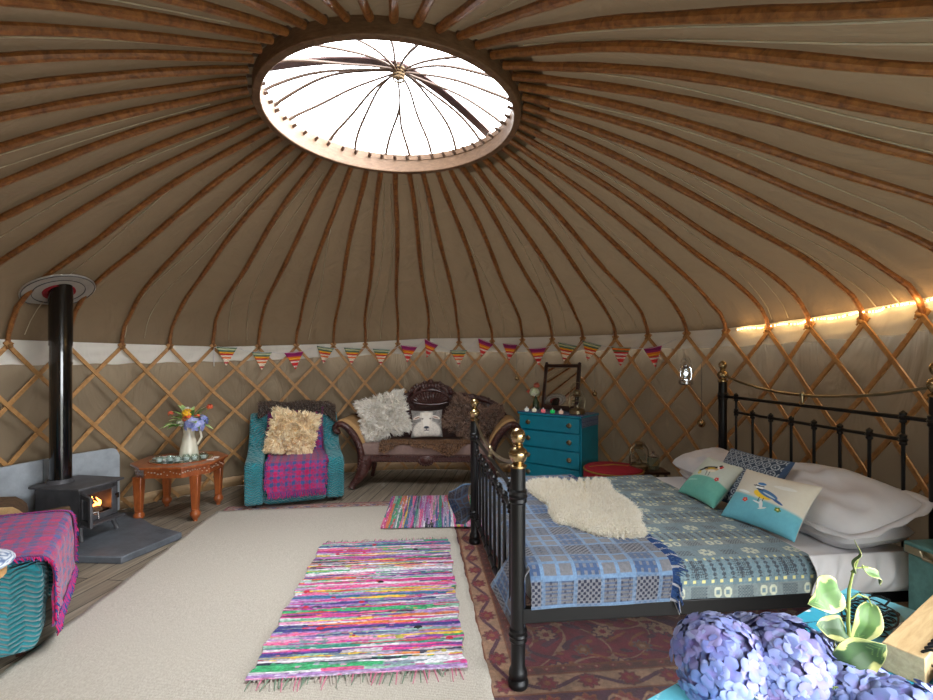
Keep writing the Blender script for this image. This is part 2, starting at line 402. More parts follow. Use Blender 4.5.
# off-white band of canvas behind the top of the trellis
def bf(U, V):
    t = np.interp((U+90) % 360-90, [-90, -6, 10, 25, 60, 90, 112, 135, 152, 168, 200, 270], [1.69, 1.70, 1.665, 1.635, 1.635, 1.635, 1.56, 1.505, 1.512, 1.515, 1.52, 1.66])
    b = np.interp((U+90) % 360-90, [-90, -6, 10, 25, 60, 90, 112, 135, 152, 168, 200, 270], [1.52, 1.52, 1.495, 1.478, 1.468, 1.466, 1.40, 1.35, 1.33, 1.325, 1.34, 1.5])
    z = b+(t-b)*V+.006*np.sin(U*1.1)*(1-V)
    r = 2.996-.02*V+.003*np.sin(U*.9+V*5)+.002*np.sin(V*14+U*.3)
    return CX+r*np.cos(np.radians(U)), CY+r*np.sin(np.radians(U)), z
struct(grid('trim_1', bf, 400, 12, 'band', None, None, (-40, 280), (0, 1)), 'off-white canvas band behind the top of the trellis')
mb = MB()
for a0, a1, nm in ((-40, 50, 'baseboard_right'), (50, 130, 'baseboard_back'), (130, 280, 'baseboard_left')):
    def q(U, V): return CX+3.035*np.cos(np.radians(U)), CY+3.035*np.sin(np.radians(U)), V
    struct(grid(nm, q, 60, 2, 'baseboard', None, None, (a0, a1), (0, .1), False, .02, 1))
def hf(U, V): r = .80+.17*V; return CX+r*np.cos(np.radians(U)), CY+r*np.sin(np.radians(U)), 2.925-.085*V-.012*np.abs(np.sin(U*.3))
struct(grid('trim_2', hf, 60, 3, 'hem', None, None, (-42, 62), (0, 1), False, .004), 'dark brown hem of the roof opening')

# trellis: one lifted-out lattice, crossing slats bolted at the top
lat = thing('trellis', 'tan wooden lattice of crossing slats standing round the canvas wall', 'trellis', (0, 0, 0))
cnt = 0
for k in range(NK):
    for sg in (1, -1):
        z0 = ztop(KN[k])+.03; n = 22; vs = []; fs = []
        skip = False
        rr = 2.972 if sg > 0 else 2.957
        pts = []
        for j in range(n):
            z = z0+(.02-z0)*j/(n-1); i = k+sg*((ztop(KN[k])-z)/.452); pts.append((azk(i) if -NK < i < 2*NK else 0, z))
        # keep the doorway free
        amid = (pts[n//2][0]) % 360; alo = (pts[-1][0]) % 360; ahi = KN[k] % 360
        if any(278 < a < 322 for a in (amid, alo, ahi)): continue
        w = .0145
        for j in range(n):
            a, z = pts[j]; p = Vector(cyl(a, rr, z)); t = (Vector(cyl(*(pts[min(j+1, n-1)][0], rr, pts[min(j+1, n-1)][1])))-Vector(cyl(pts[max(j-1, 0)][0], rr, pts[max(j-1, 0)][1]))).normalized()
            nr = Vector((math.cos(math.radians(a)), math.sin(math.radians(a)), 0)); s = t.cross(nr).normalized()
            for x, y in ((-1, -1), (1, -1), (1, 1), (-1, 1)): vs.append(p+s*w*x+nr*.0055*y)
        for j in range(n-1):
            for q in range(4): fs.append((j*4+q, j*4+(q+1) % 4, j*4+4+(q+1) % 4, j*4+4+q))
        fs += [(3, 2, 1, 0), (n*4-4, n*4-3, n*4-2, n*4-1)]
        MB().add(vs, fs).build('slat', 'slat', lat, smooth=False); cnt += 1
for k in range(NK):
    if 278 < KN[k] % 360 < 322: continue
    m = MB(); c = cyl(KN[k], 2.94, ztop(KN[k])); m.ball(c, .016, 8, 5); m.tube([Vector(c)+Vector((-.02, 0, -.02)), Vector(c)+Vector((.02, 0, .02))], .006, 6)
    m.build('tie', 'tie', lat)

# roof poles
def polelabel(k):
    spots = {0: 'meeting the lit white band at the photo\'s right edge', 1: 'first left of the right edge along the lit band', 2: 'second left of the right edge along the lit band',
             3: 'meeting the band where the fairy lights begin', 4: 'meeting the trellis above the far headboard post',
             5: 'meeting the trellis just right of the lit hanging lantern', 6: 'meeting the trellis above the last pennant beside the lantern',
             7: 'meeting the trellis between the last two pennants', 8: 'meeting the trellis above the red pouffe', 9: 'meeting the trellis directly above the standing mirror',
             10: 'meeting the trellis above the chest\'s left corner', 11: 'meeting the trellis above the settee\'s right arm', 12: 'meeting the trellis above the brown fur cushion',
             13: 'meeting the trellis above the settee\'s carved crest', 14: 'meeting the trellis above the cream cushion\'s right side', 15: 'meeting the trellis above the settee\'s left shoulder',
             16: 'meeting the trellis between armchair and settee', 17: 'meeting the trellis above the teal armchair\'s right half', 18: 'meeting the trellis above the teal armchair\'s left corner',
             19: 'meeting the trellis at the bunting\'s left end', 20: 'meeting the trellis above the flower table\'s left side', 21: 'meeting the trellis first right of the flue',
             22: 'ending hidden just behind the black flue', 23: 'meeting the trellis at the photo\'s far left edge'}
    if k in spots: return 'bent brown wooden roof pole '+spots[k]
    return None
# for the poles that leave the frame: how they cross it
def edgeword(k):
    az = KN[k] % 360
    n = {24: 'sixth', 25: 'fifth', 26: 'fourth', 27: 'third', 28: 'second', 29: 'first'}
    return None
hidden = []
for k in range(NK):
    az = KN[k]; path = roofpath(az, 0, 26, .79)
    ws = [.85*math.sin(j*.35+k*1.7)*.35 for j in range(26)]
    pts = [cyl(az+ws[j]*(1 if 2 < j < 24 else 0), r, z) for j, (r, z) in enumerate(path)]
    rad = [.0155+.0045*sstep(np.array(j/25.0), .05, .6).item()+.0014*math.sin(j*1.3+k) for j in range(26)]
    o = MB().tube(pts, rad, 9).build('roof_pole', 'pole')
    lb = polelabel(k); g = 'bent roof poles running from trellis to crown'
    if lb is None:
        a = az % 360
        if a < 225: lb = None
        lb = '@'
    tag(o, lb, 'roof pole', g)
    t = MB(); d = Vector(cyl(az, .79, 2.872)); e = Vector(cyl(az, .70, 2.905)); t.tube([d, e], .012, 4); tn = t.build('tenon', 'stick', o, smooth=False)
    if lb == '@':
        # where does it leave the picture?
        hit = None; prev = None
        for p in pts[::-1]:
            if p[1] > .05:
                x = 466.5+466.5*p[0]/p[1]; y = 360.5-466.5*(p[2]-CAMZ)/p[1]
            else: x = y = None
            if x is None or not (0 <= x <= 933 and 0 <= y <= 700): break
            prev = (x, y); hit = p
        if prev is None: hidden.append((k, o, 'none', 0)); continue
        x, y = prev
        side = 'left' if x < 250 else ('right' if x > 560 else 'top')
        hidden.append((k, o, side, y if side != 'top' else x))
ordn = ['first', 'second', 'third', 'fourth', 'fifth', 'sixth', 'seventh', 'eighth', 'ninth', 'tenth', 'eleventh', 'twelfth', 'thirteenth']
for side in ('left', 'right', 'top', 'none'):
    # walking round the circle gives the order down each edge
    ks = [h for h in hidden if h[2] == side]
    if side == 'right': ks.sort(key=lambda h: h[0])
    else: ks.sort(key=lambda h: -h[0])
    for i, h in enumerate(ks):
        if side == 'none': h[1]['label'] = 'bent brown wooden roof pole overhead, out of the picture'
        elif side == 'top': h[1]['label'] = 'greyish daylit roof pole at the top edge above the crown, %s from left' % ordn[i]
        else: h[1]['label'] = 'bent brown wooden roof pole running off the %s edge, %s from the top' % (side, ordn[i])

# crown ring with its dome of bent sticks
crown = thing('crown_ring', 'round pale wooden crown hoop open to the bright sky', 'crown ring', (CX+.032, CY+.010, 2.793))
def hoop(r0, r1, z0, z1, nm, mat, parent, n=96):
    m = MB(); vs = []; fs = []
    for i in range(n):
        a = 2*PI*i/n
        for r, z in ((r0, z0), (r1, z0), (r1, z1), (r0, z1)): vs.append((r*math.cos(a), r*math.sin(a), z))
    for i in range(n):
        for q in range(4): fs.append((i*4+q, i*4+(q+1) % 4, ((i+1) % n)*4+(q+1) % 4, ((i+1) % n)*4+q))
    return m.add(vs, fs).build(nm, mat, parent, bevel=.006)
hoop(.730, .772, 0, .135, 'hoop', 'hoop', crown)
hub = Vector((.035, .02, .31))
m = MB(); m.ball(hub, .026, 10, 6, (1, 1, 1.3))
for i in range(4): m.tube([hub+Vector((.034*math.cos(a), .034*math.sin(a), -.03+.02*i)) for a in [2*PI*j/14 for j in range(14)]], .006, 5, closed=True)
m.build('binding', 'hub', crown)
angs = [4, 21, 38, 60, 78, 88, 104, 122, 138, 160, 176, 192, 206, 222, 246, 275, 300, 325, 345]
for q, a in enumerate(angs):
    w = math.radians(a+RS.uniform(-4, 4)); e = Vector((.745*math.cos(w), .745*math.sin(w), .125)); b = RS.uniform(-.05, .05)
    pts = []
    for j in range(15):
        t = j/14; p = e.lerp(hub, t); h = .125+(.33-.125)*math.sin(t*PI/2)**.8 if t < .93 else .31
        side = Vector((-math.sin(w), math.cos(w), 0))*b*math.sin(PI*t)+Vector((-math.sin(w), math.cos(w), 0))*.008*math.sin(t*9+q)
        pts.append(Vector((p.x, p.y, h))+side)
    pts.append(hub+Vector((math.cos(w)*-.03, math.sin(w)*-.03, .05)))
    MB().tube(pts, [.0105-.004*j/15 for j in range(16)], 6).build('dome_stick', 'stick', crown)
# flat strap over the dome
e0 = Vector((.80*math.cos(math.radians(198)), .80*math.sin(math.radians(198)), .16)); e1 = Vector((.82*math.cos(math.radians(40)), .82*math.sin(math.radians(40)), .16))
P = []
for j in range(17):
    t = j/16; p = e0.lerp(hub, t*2) if t < .5 else hub.lerp(e1, t*2-1); P.append(Vector((p.x, p.y, .16+.2*math.sin(PI*t))))
m = MB(); vs = []; fs = []
for j, p in enumerate(P):
    d = (P[min(j+1, 16)]-P[max(j-1, 0)]).normalized(); s = d.cross(Vector((0, 0, 1))).normalized(); u = s.cross(d)
    for x, y in ((-1, 0), (1, 0), (1, 1), (-1, 1)): vs.append(p+s*.032*x+u*.01*y)
for j in range(16):
    for q in range(4): fs.append((j*4+q, j*4+(q+1) % 4, j*4+4+(q+1) % 4, j*4+4+q))
fs += [(3, 2, 1, 0), (64, 65, 66, 67)]
m.add(vs, fs).build('strap', 'hem', crown)
# clear film cover over the dome, and the rolled-back canvas flap lying outside it
prof = [(.80*math.cos(PI/2*j/10)+.02, .17+.24*math.sin(PI/2*j/10)) for j in range(11)]; prof[-1] = (.0005, prof[-1][1])
MB().lathe(prof, 48).build('clear_cover', 'film', crown)['label'] = 'clear domed sheet over the opening'
m = MB(); pts = []; rr = []
for j in range(40):
    a = math.radians(118+j*2.6); pts.append((CX+.86*math.cos(a), CY+.86*math.sin(a), 2.985+.012*math.sin(j*1.3))); rr.append((.085+.012*math.sin(j*.9)+.008*math.sin(j*2.7))*math.sin(PI*(j+2)/44)**.4)
o = m.tube(pts, rr, 12).build('crown_flap', 'rolled'); tag(o, 'grey canvas flap rolled back beside the crown opening', 'canvas flap')

# ------------------------------------------------------------------ light
w = bpy.data.worlds.new('World'); SC.world = w; w.use_nodes = True
bg = w.node_tree.nodes['Background']; bg.inputs[0].default_value = (.93, .97, 1.0, 1); _w = w.node_tree
def wm(op, a, b):
    n = _w.nodes.new('ShaderNodeMath'); n.operation = op
    for i, v in enumerate((a, b)):
        if isinstance(v, bpy.types.NodeSocket): _w.links.new(v, n.inputs[i])
        else: n.inputs[i].default_value = v
    return n.outputs[0]
tc = _w.nodes.new('ShaderNodeTexCoord'); sx = _w.nodes.new('ShaderNodeSeparateXYZ'); _w.links.new(tc.outputs['Generated'], sx.inputs[0])
# overcast sky, brightest overhead and towards the right
g = wm('ADD', wm('ADD', wm('MULTIPLY', sx.outputs[0], 13), wm('MULTIPLY', sx.outputs[1], 3)), wm('ADD', wm('MULTIPLY', sx.outputs[2], 12), 5))
_w.links.new(wm('MAXIMUM', g, 1.5), bg.inputs[1])
def portal(name, loc, rot, sx, sy):
    l = bpy.data.lights.new(name, 'AREA'); l.shape = 'RECTANGLE'; l.size = sx; l.size_y = sy; l.cycles.is_portal = True
    o = bpy.data.objects.new(name, l); COL.objects.link(o); o.location = loc; o.rotation_euler = rot; return o
portal('crown_portal', (CX, CY, 3.25), (0, 0, 0), 1.9, 1.9)
portal('fill_door_portal', (CX+3.05*math.cos(math.radians(300)), CY+3.05*math.sin(math.radians(300)), .8), (math.radians(90), 0, math.radians(30)), 2.1, 1.7)
cam = bpy.data.cameras.new('Camera'); co = bpy.data.objects.new('Camera', cam); COL.objects.link(co)
co.location = (0, 0, CAMZ); co.rotation_euler = (PI/2, 0, 0); cam.lens = 18; cam.sensor_width = 36; cam.shift_y = 10.5/933; cam.clip_start = .02
SC.camera = co
SC.view_settings.view_transform = 'Standard'; SC.view_settings.look = 'None'; SC.view_settings.gamma = 1; SC.view_settings.exposure = .5
SC.cycles.use_denoising = True; SC.cycles.max_bounces = 10; SC.cycles.diffuse_bounces = 6; SC.cycles.sample_clamp_indirect = 6
SC.cycles.caustics_reflective = False; SC.cycles.caustics_refractive = False
# ------------------------------------------------------------------ rugs
def T2(P, loc, rz):
    c, s = math.cos(rz), math.sin(rz); x, y, z = P
    return loc[0]+c*x-s*y, loc[1]+s*x+c*y, loc[2]+z
def mixc(C, m, c): m = np.clip(m, 0, 1)[:, None]; return C*(1-m)+np.asarray(c)*m
def blob(x, y, cx, cy, r, soft=.3): d = np.hypot(x-cx, y-cy)/r; return 1-sstep(d, 1-soft, 1)
def persian(W, H, dark):
    red = L(128, 20, 44) if dark else L(176, 92, 98); blue = L(40, 44, 66) if dark else L(96, 100, 128)
    cream = L(190, 160, 120) if dark else L(206, 188, 174); gold = L(150, 100, 40) if dark else L(180, 150, 116); edge = L(120, 22, 44); teal = L(80, 110, 112)
    brown = L(92, 66, 44) if dark else L(160, 140, 124)
    def rose(C, x, y, px, py, r, c1, c2, c3, off=0):
        ix = np.floor(x/px+off); qx = x-(ix-off+.5)*px; iy = np.floor(y/py); qy = y-(iy+.5)*py
        a = np.arctan2(qy, qx); d = np.hypot(qx, qy); rr = r*(1+.18*np.cos(a*8))
        C = mixc(C, (d < rr*1.25)*1., c3); C = mixc(C, (d < rr)*1., c1); return mixc(C, (d < rr*.42)*1., c2)
    def f(U, V):
        x = U-.0; y = V; dx = W/2-np.abs(x); dy = H/2-np.abs(y); d = np.minimum(dx, dy); along = np.where(dx < dy, y, x)
        C = np.tile(red, (len(x), 1))
        # field: curling stems and blossoms, mirrored about both axes
        ax, ay = np.abs(x), np.abs(y)
        n1 = np.sin(ax*17+2.6*np.sin(ay*11))+np.cos(ay*19+2.2*np.sin(ax*13)); C = mixc(C, (np.abs(n1) < .16)*.9, cream)
        n3 = np.sin(ax*31+3*np.sin(ay*23))*np.cos(ay*29-2*np.sin(ax*19)); C = mixc(C, (n3 > .62)*1., blue); C = mixc(C, (n3 < -.74)*1., gold)
        C = rose(C, ax, ay, .29, .26, .042, cream, red, blue); C = rose(C, ax+.145, ay+.13, .29, .26, .032, gold, cream, teal)
        med = ax/(W*.30)+ay/(H*.30)+.05*np.cos(ax*40)+.05*np.cos(ay*40)
        C2 = np.tile(brown*.8, (len(x), 1)); C2 = mixc(C2, (np.abs(n1) < .2)*1., cream*.8); C2 = mixc(C2, (n3 > .5)*1., blue); C2 = rose(C2, ax, ay, .2, .2, .04, L(150, 60, 40), gold, blue)
        C = mixc(C, (med < 1)*1., 0) + C2*((med < 1)*1.)[:, None]; C = mixc(C, (np.abs(med-1) < .035)*1., cream)
        B = np.tile(brown, (len(x), 1)); B = rose(B, along, d, .075, .05, .012, red, cream, gold); C = np.where((d < .34)[:, None], B, C)
        B = np.tile(cream, (len(x), 1)); w = np.sin(along*2*PI/.36)
        B = mixc(B, (np.abs((d-.235)-.03*w) < .011)*1., blue); B = rose(B, along, d-.18, .18, .11, .034, red, gold, brown); C = np.where((d < .29)[:, None], B, C)
        B = np.tile(blue, (len(x), 1)); B = rose(B, along, d-.05, .15, .12, .04, L(150, 60, 44), cream, gold); B = mixc(B, (np.abs(np.sin(along*42)*.03+.11-d) < .007)*1., cream); C = np.where((d < .175)[:, None], B, C)
        B = np.tile(brown, (len(x), 1)); B = rose(B, along, d, .06, .05, .012, red, cream, gold); C = np.where((d < .05)[:, None], B, C)
        for q in (.34, .29, .175, .05): C = mixc(C, (np.abs(d-q) < .005)*1., gold*.8)
        C = np.where((d < .02)[:, None], edge, C)
        C = C*(.42 if dark else .7)+red*(.26 if dark else .2); return C*(.7+.5*vnoise(x*30+90, y*30+90, 5))[:, None]
    return f
def rug(name, label, loc, rz, W, H, nu, nv, col, mat, th=.007, edgew=0.0, zf=None, group=None):
    def f(U, V):
        x = U+edgew*np.sign(U)*(np.abs(U)/(W/2))**8*(np.sin(V*23)+np.sin(V*61)*.6); z = np.full_like(U, th)+.0006*np.sin(U*31+V*17)
        if zf: z = z+zf(U, V)
        return x, V, z
    o = grid(name, f, nu, nv, mat, None, col, (-W/2, W/2), (-H/2, H/2), False, th*.8, -1); o.location = loc; o.rotation_euler = (0, 0, rz)
    return tag(o, label, 'rug', group)
rug('persian_rug', 'dark red persian rug with flowered borders lying under the bed', (1.05, 3.02, 0), math.radians(5.5), 2.45, 2.45, 560, 520, persian(2.45, 2.45, True), 'rug', .006)
rug('persian_rug', 'faded pale pink persian rug edge showing between armchair and beige rug', (-1.27, 3.80, 0), math.radians(6.5), 1.74, 1.24, 420, 300, persian(1.74, 1.24, False), 'rug', .006)
rug('jute_rug', 'large plain beige woven rug covering the middle of the floor', (-1.02, 2.64, .008), math.radians(6.2), 2.08, 3.3, 60, 90, None, 'jute', .008, .004, lambda U, V: .002*np.sin(V*9+U*3))
palette = [L(*c) for c in ((214, 66, 140), (180, 60, 150), (120, 70, 160), (226, 150, 190), (190, 170, 200), (40, 140, 120), (60, 170, 110), (224, 214, 222), (200, 188, 196), (230, 190, 60),
                           (200, 60, 70), (40, 110, 150), (60, 60, 130), (220, 120, 60), (150, 190, 170), (30, 40, 60), (230, 100, 150), (170, 130, 190), (228, 226, 232), (130, 150, 160))]
def ragcol(H, row, seed, across=False):
    r = np.random.RandomState(seed); nr = int(H/row)+3
    tab = r.randint(0, len(palette), (nr, 7)); keep = r.rand(nr, 6) < .74
    for k in range(6): tab[:, k+1] = np.where(keep[:, k], tab[:, k], tab[:, k+1])
    same = r.rand(nr) < .2
    for k in range(1, nr):
        if same[k]: tab[k] = tab[k-1]
    pal = np.array(palette)
    def f(U, V):
        a, b = (V, U) if across else (U, V)
        bb = b+.004*np.sin(a*11+np.floor(b/row)*1.7)+H/2+row
        i = np.clip((bb/row).astype(int), 0, nr-1); k = np.clip(((a+.6)*5.5+vnoise(i*1.3, i*0.+3, seed)*2-1).astype(int), 0, 6)
        C = pal[tab[i, k]]; C = C*(.55+.75*vnoise(a*80, b*260+9, seed+1))[:, None]; C = mixc(C, (vnoise(a*26+7, b*150+3, seed+4) > .78)*.8, pal[(seed*3+i) % 20])
        fr = (bb/row) % 1; return C*(1-.35*(np.abs(fr-.5) > .40))[:, None]
    return f
def ragz(row, across=False):
    def f(U, V):
        b = U if across else V; a = V if across else U
        return .004*np.abs(np.sin(b/row*PI))*(.7+.6*vnoise(a*40, b*120+3, 8))+.003*vnoise(a*9+4, b*9+4, 2)
    return f
o = rug('rag_rug', 'larger multicoloured striped rag rug lying across the beige rug', (-.525, 2.71, .018), math.radians(5.2), .92, 1.46, 190, 620, ragcol(1.46, .0088, 5), 'rug', .009, .007, ragz(.0088))
def fringeset(o, W, H, seed, cols, both=True):
    for s in (1, -1):
        m = MB(); r = random.Random(seed+s)
        for i in range(int(W/.014)):
            x = -W/2+.01+i*.014+r.uniform(-.004, .004); l = r.uniform(.03, .075); w = r.uniform(-.02, .02)
            m.tube([(x, s*(H/2-.01), .008), (x+w*.5, s*(H/2+l*.5), .009), (x+w, s*(H/2+l), .003)], [.0035, .003, .002], 5, mi=r.randrange(3))
        m.build('fringe', cols, o)
M['fr1'] = plain('fringe_pink', rgb(196, 120, 140), .9); M['fr2'] = plain('fringe_grey', rgb(170, 160, 150), .9); M['fr3'] = plain('fringe_green', rgb(110, 130, 110), .9)
fringeset(o, .9, 1.46, 4, ['fr1', 'fr2', 'fr3'])
r2 = random.Random(9); m = MB()
for i in range(26): m.ball((r2.uniform(-.4, .4), r2.uniform(-.68, .68), .011), r2.uniform(.007, .014), 8, 5, (1.8, 1, .7), mi=r2.randrange(3))
M['kn1'] = plain('knot_red', rgb(180, 40, 60), .9); M['kn2'] = plain('knot_black', rgb(30, 28, 34), .9); M['kn3'] = plain('knot_yellow', rgb(170, 160, 80), .9)
m.build('rag_knot', ['kn1', 'kn2', 'kn3'], o)['kind'] = 'stuff'
o = rug('rag_rug', 'smaller multicoloured striped rag rug in front of the settee', (-.20, 4.17, .018), math.radians(3), 1.02, .86, 500, 130, ragcol(1.02, .0125, 12, True), 'rug', .009, 0, ragz(.0125, True))

# ------------------------------------------------------------------ textiles woven in blocks
def tapestry(U, V):
    # magenta and blue double weave
    mag = L(176, 20, 88); blu = L(46, 74, 128); mid = L(120, 40, 110)
    x = U/1.35 % .20; y = V/1.35 % .20; C = np.tile(mag, (len(U), 1))
    bx = (np.abs(x-.03) < .011) | (np.abs(x-.075) < .008) | (np.abs(x-.125) < .008) | (np.abs(x-.17) < .011)
    by = (np.abs(y-.03) < .011) | (np.abs(y-.075) < .008) | (np.abs(y-.125) < .008) | (np.abs(y-.17) < .011)
    dot = ((U*66).astype(int)+(V*66).astype(int)) % 2 == 0
    C = mixc(C, bx*.75, blu); C = mixc(C, by*.75, blu); C = mixc(C, (bx & by)*1., blu)
    C = mixc(C, ((~bx) & (~by) & dot & (x > .09) & (x < .19))*.55, blu); C = mixc(C, (bx & ~by & dot)*.6, mag)
    C = mixc(C, (by & ~bx & dot)*.5, mag)
    return C*(.85+.3*vnoise(U*60+9, V*60+9, 2))[:, None]
M['tassel1'] = plain('tassel_magenta', rgb(188, 26, 96), .9); M['tassel2'] = plain('tassel_blue', rgb(40, 66, 124), .9)
def pathsurf(prof, n):
    P = np.array(prof, float)
    for _ in range(2):
        q = .75*P[:-1]+.25*P[1:]; w = .25*P[:-1]+.75*P[1:]; P = np.concatenate([P[:1], np.stack([q, w], 1).reshape(-1, 2), P[-1:]])
    s = np.concatenate([[0], np.cumsum(np.hypot(*np.diff(P, axis=0).T))]); return P, s

# ------------------------------------------------------------------ armchairs
def armchair(label, loc, rz, W=.88):
    a = thing('armchair', label, 'armchair', loc, rz, 'matching teal quilted armchairs'); h = W/2
    m = MB(); m.box((0, .43, .21), (W-.30, .78, .38)); m.build('seat', 'quilt', a, bevel=.05, seg=4)
    arm = [(.02, .035), (.0, .1), (-.01, .38), (.02, .425), (.10, .44), (.30, .455), (.48, .52), (.60, .63), (.70, .76), (.76, .80), (.86, .80), (.92, .70), (.95, .3), (.96, .035)]
    for s in (-1, 1):
        m = MB(); m.prism(arm, s*h-s*.16, s*h, 'x'); m.build('arm', 'quilt', a, bevel=.045, seg=4)
    bk = [(.60, .10), (.56, .40), (.66, .80), (.72, .84), (.84, .84), (.92, .74), (.94, .05)]
    m = MB(); m.prism(bk, -h+.10, h-.10, 'x'); m.build('backrest', 'quilt', a, bevel=.04, seg=4)
    for x in (-h+.08, h-.08):
        for y in (.08, .86): m = MB(); m.tube([(x, y, 0), (x, y, .05)], [.018, .024], 10); m.build('foot', 'darkwood', a)
    return a
ch1 = armchair('teal quilted armchair facing the room beside the flower table', (-1.590, 4.35, 0), math.radians(21))
ch2 = armchair('teal quilted armchair cut off by the left edge, beside the stove hearth', (-2.17, 2.45, 0), math.radians(124.8), .76)
def chairthrow(label, loc, rz, x0, x1, prof, cat='blanket', seed=1):
    P, s = pathsurf(prof, 0); tot = s[-1]
    def f(U, V):
        t = V*tot; y = np.interp(t, s, P[:, 0]); z = np.interp(t, s, P[:, 1]); x = x0+(x1-x0)*U
        rr = .004*np.sin(x*38+z*8)+.003*np.sin(z*33+x*11)
        return x+.012*np.sin(t*7), y-rr, z+rr*.6
    o = grid('throw_blanket', f, 130, 300, 'cloth', None, lambda U, V: tapestry(U*(x1-x0), V*tot), solid=.008, off=1)
    o.location = loc; o.rotation_euler = (0, 0, rz); tag(o, label, 'blanket', 'magenta and blue woven throws')
    m = MB(); rr = random.Random(seed); ye, ze = P[-1]
    for i in range(150):
        x = x0+(x1-x0)*i/149+rr.uniform(-.003, .003); l = rr.uniform(.04, .06); m.tube([(x, ye-.004, ze+.005), (x+rr.uniform(-.008, .008), ye-.014, ze-l*.6), (x+rr.uniform(-.014, .014), ye-.01+rr.uniform(-.012, .006), ze-l)], [.0035, .003, .002], 4, mi=i % 2)
    for sx, xe in ((-1, x0), (1, x1)):
        for i in range(190):
            t = tot*(.12+.86*i/189); y = float(np.interp(t, s, P[:, 0])); z = float(np.interp(t, s, P[:, 1])); xx = xe+.012*math.sin(t*7)
            l = rr.uniform(.012, .028)
            m.tube([(xx, y-.002, z+.006), (xx+sx*l*.7, y-.008, z+.006), (xx+sx*l, y-.012+rr.uniform(-.01, .01), z-.006+rr.uniform(-.01, .006))], [.0035, .003, .002], 4, mi=i % 2)
    m.build('fringe', ['tassel1', 'tassel2'], o)
    return o
prof1 = [(.90, .62), (.90, .80), (.85, .865), (.78, .87), (.69, .86), (.635, .78), (.57, .60), (.53, .46), (.48, .425), (.30, .425), (.08, .425), (-.012, .42), (-.03, .36), (-.03, .15)]
chairthrow('magenta and blue woven throw over the armchair beside the settee', (-1.590, 4.35, 0), math.radians(21), -.24, .27, prof1)
prof2 = [(.52, .55), (.50, .49), (.40, .485), (.20, .475), (.04, .47), (-.035, .455), (-.05, .38), (-.05, .13)]
chairthrow('magenta and blue woven throw on the armchair at the left edge', (-2.17, 2.45, 0), math.radians(124.8), -.385, .39, prof2, seed=5)
# fur hide over the back of the first armchair
def hide(name, label, cat, pts_fn, n, length, width, mat, seed, base, loc=(0, 0, 0), rz=0, flow=(0, 0, 0), spread=.4, grav=.5, solid=.012, nu=50, nv=30, group=None, clump=0, flip=False):
    U, V = np.meshgrid(np.linspace(0, 1, nu), np.linspace(0, 1, nv), indexing='ij'); U = U.ravel(); V = V.ravel()
    P = np.stack(pts_fn(U, V), -1); F = gfaces(nu, nv)
    e1 = P[F[:, 1]]-P[F[:, 0]]; e2 = P[F[:, 3]]-P[F[:, 0]]; N = np.cross(e1, e2); N /= np.linalg.norm(N, axis=1)[:, None]+1e-9
    if flip: N = -N; F = F[:, ::-1]
    o = raw(name, P, F, base, None, solid=solid, off=-1); o.location = loc; o.rotation_euler = (0, 0, rz); tag(o, label, cat, group)
    c = P[F].mean(1); f = fur('fur', c, N, n, length, width, mat, o, seed, spread, grav, clump, flow); f['kind'] = 'stuff'
    return o
M['furdark'] = furmat('dark_sheepskin', rgb(58, 42, 34), rgb(120, 96, 78)); M['furdarkb'] = plain('dark_hide', rgb(52, 36, 28), .9)
M['furcream'] = furmat('cream_fleece', rgb(206, 190, 158), rgb(240, 232, 212)); M['furcreamb'] = plain('cream_hide', rgb(216, 204, 176), .9)
M['furstraw'] = furmat('straw_shag', rgb(236, 206, 156), rgb(255, 244, 214)); M['furstrawb'] = plain('straw_cloth', rgb(228, 196, 146), .9)
M['furwhite'] = furmat('white_shag', rgb(240, 234, 222), rgb(253, 251, 246)); M['furwhiteb'] = plain('white_cloth', rgb(236, 230, 218), .9)
M['furbrown'] = furmat('brown_shag', rgb(104, 76, 60), rgb(170, 136, 114)); M['furbrownb'] = plain('brown_cloth', rgb(96, 72, 58), .9)
M['furpelt'] = furmat('brown_pelt', rgb(100, 64, 40), rgb(196, 146, 98)); M['furpeltb'] = plain('pelt_hide', rgb(80, 54, 36), .9)
Ph, sh = pathsurf([(.95, .66), (.94, .82), (.86, .885), (.76, .885), (.68, .86), (.635, .76), (.615, .68)], 0)
def hidef(U, V):
    x = -.36+.78*U; t = sh[-1]*(V*(.74+.26*np.sin(U*PI*1.0)*.6+.18*sstep(U, .8, 1)+.14*sstep(-U, -.16, 0)))
    return x, np.interp(t, sh, Ph[:, 0]), np.interp(t, sh, Ph[:, 1])+.01*np.sin(U*13)-.05*sstep(U, .9, 1)
hide('sheepskin', 'dark brown sheepskin draped over the top of the armchair back', 'sheepskin', hidef, 9000, .035, .006, 'furdark', 3, 'furdarkb', (-1.590, 4.35, .01), math.radians(21), solid=.01, flip=True)

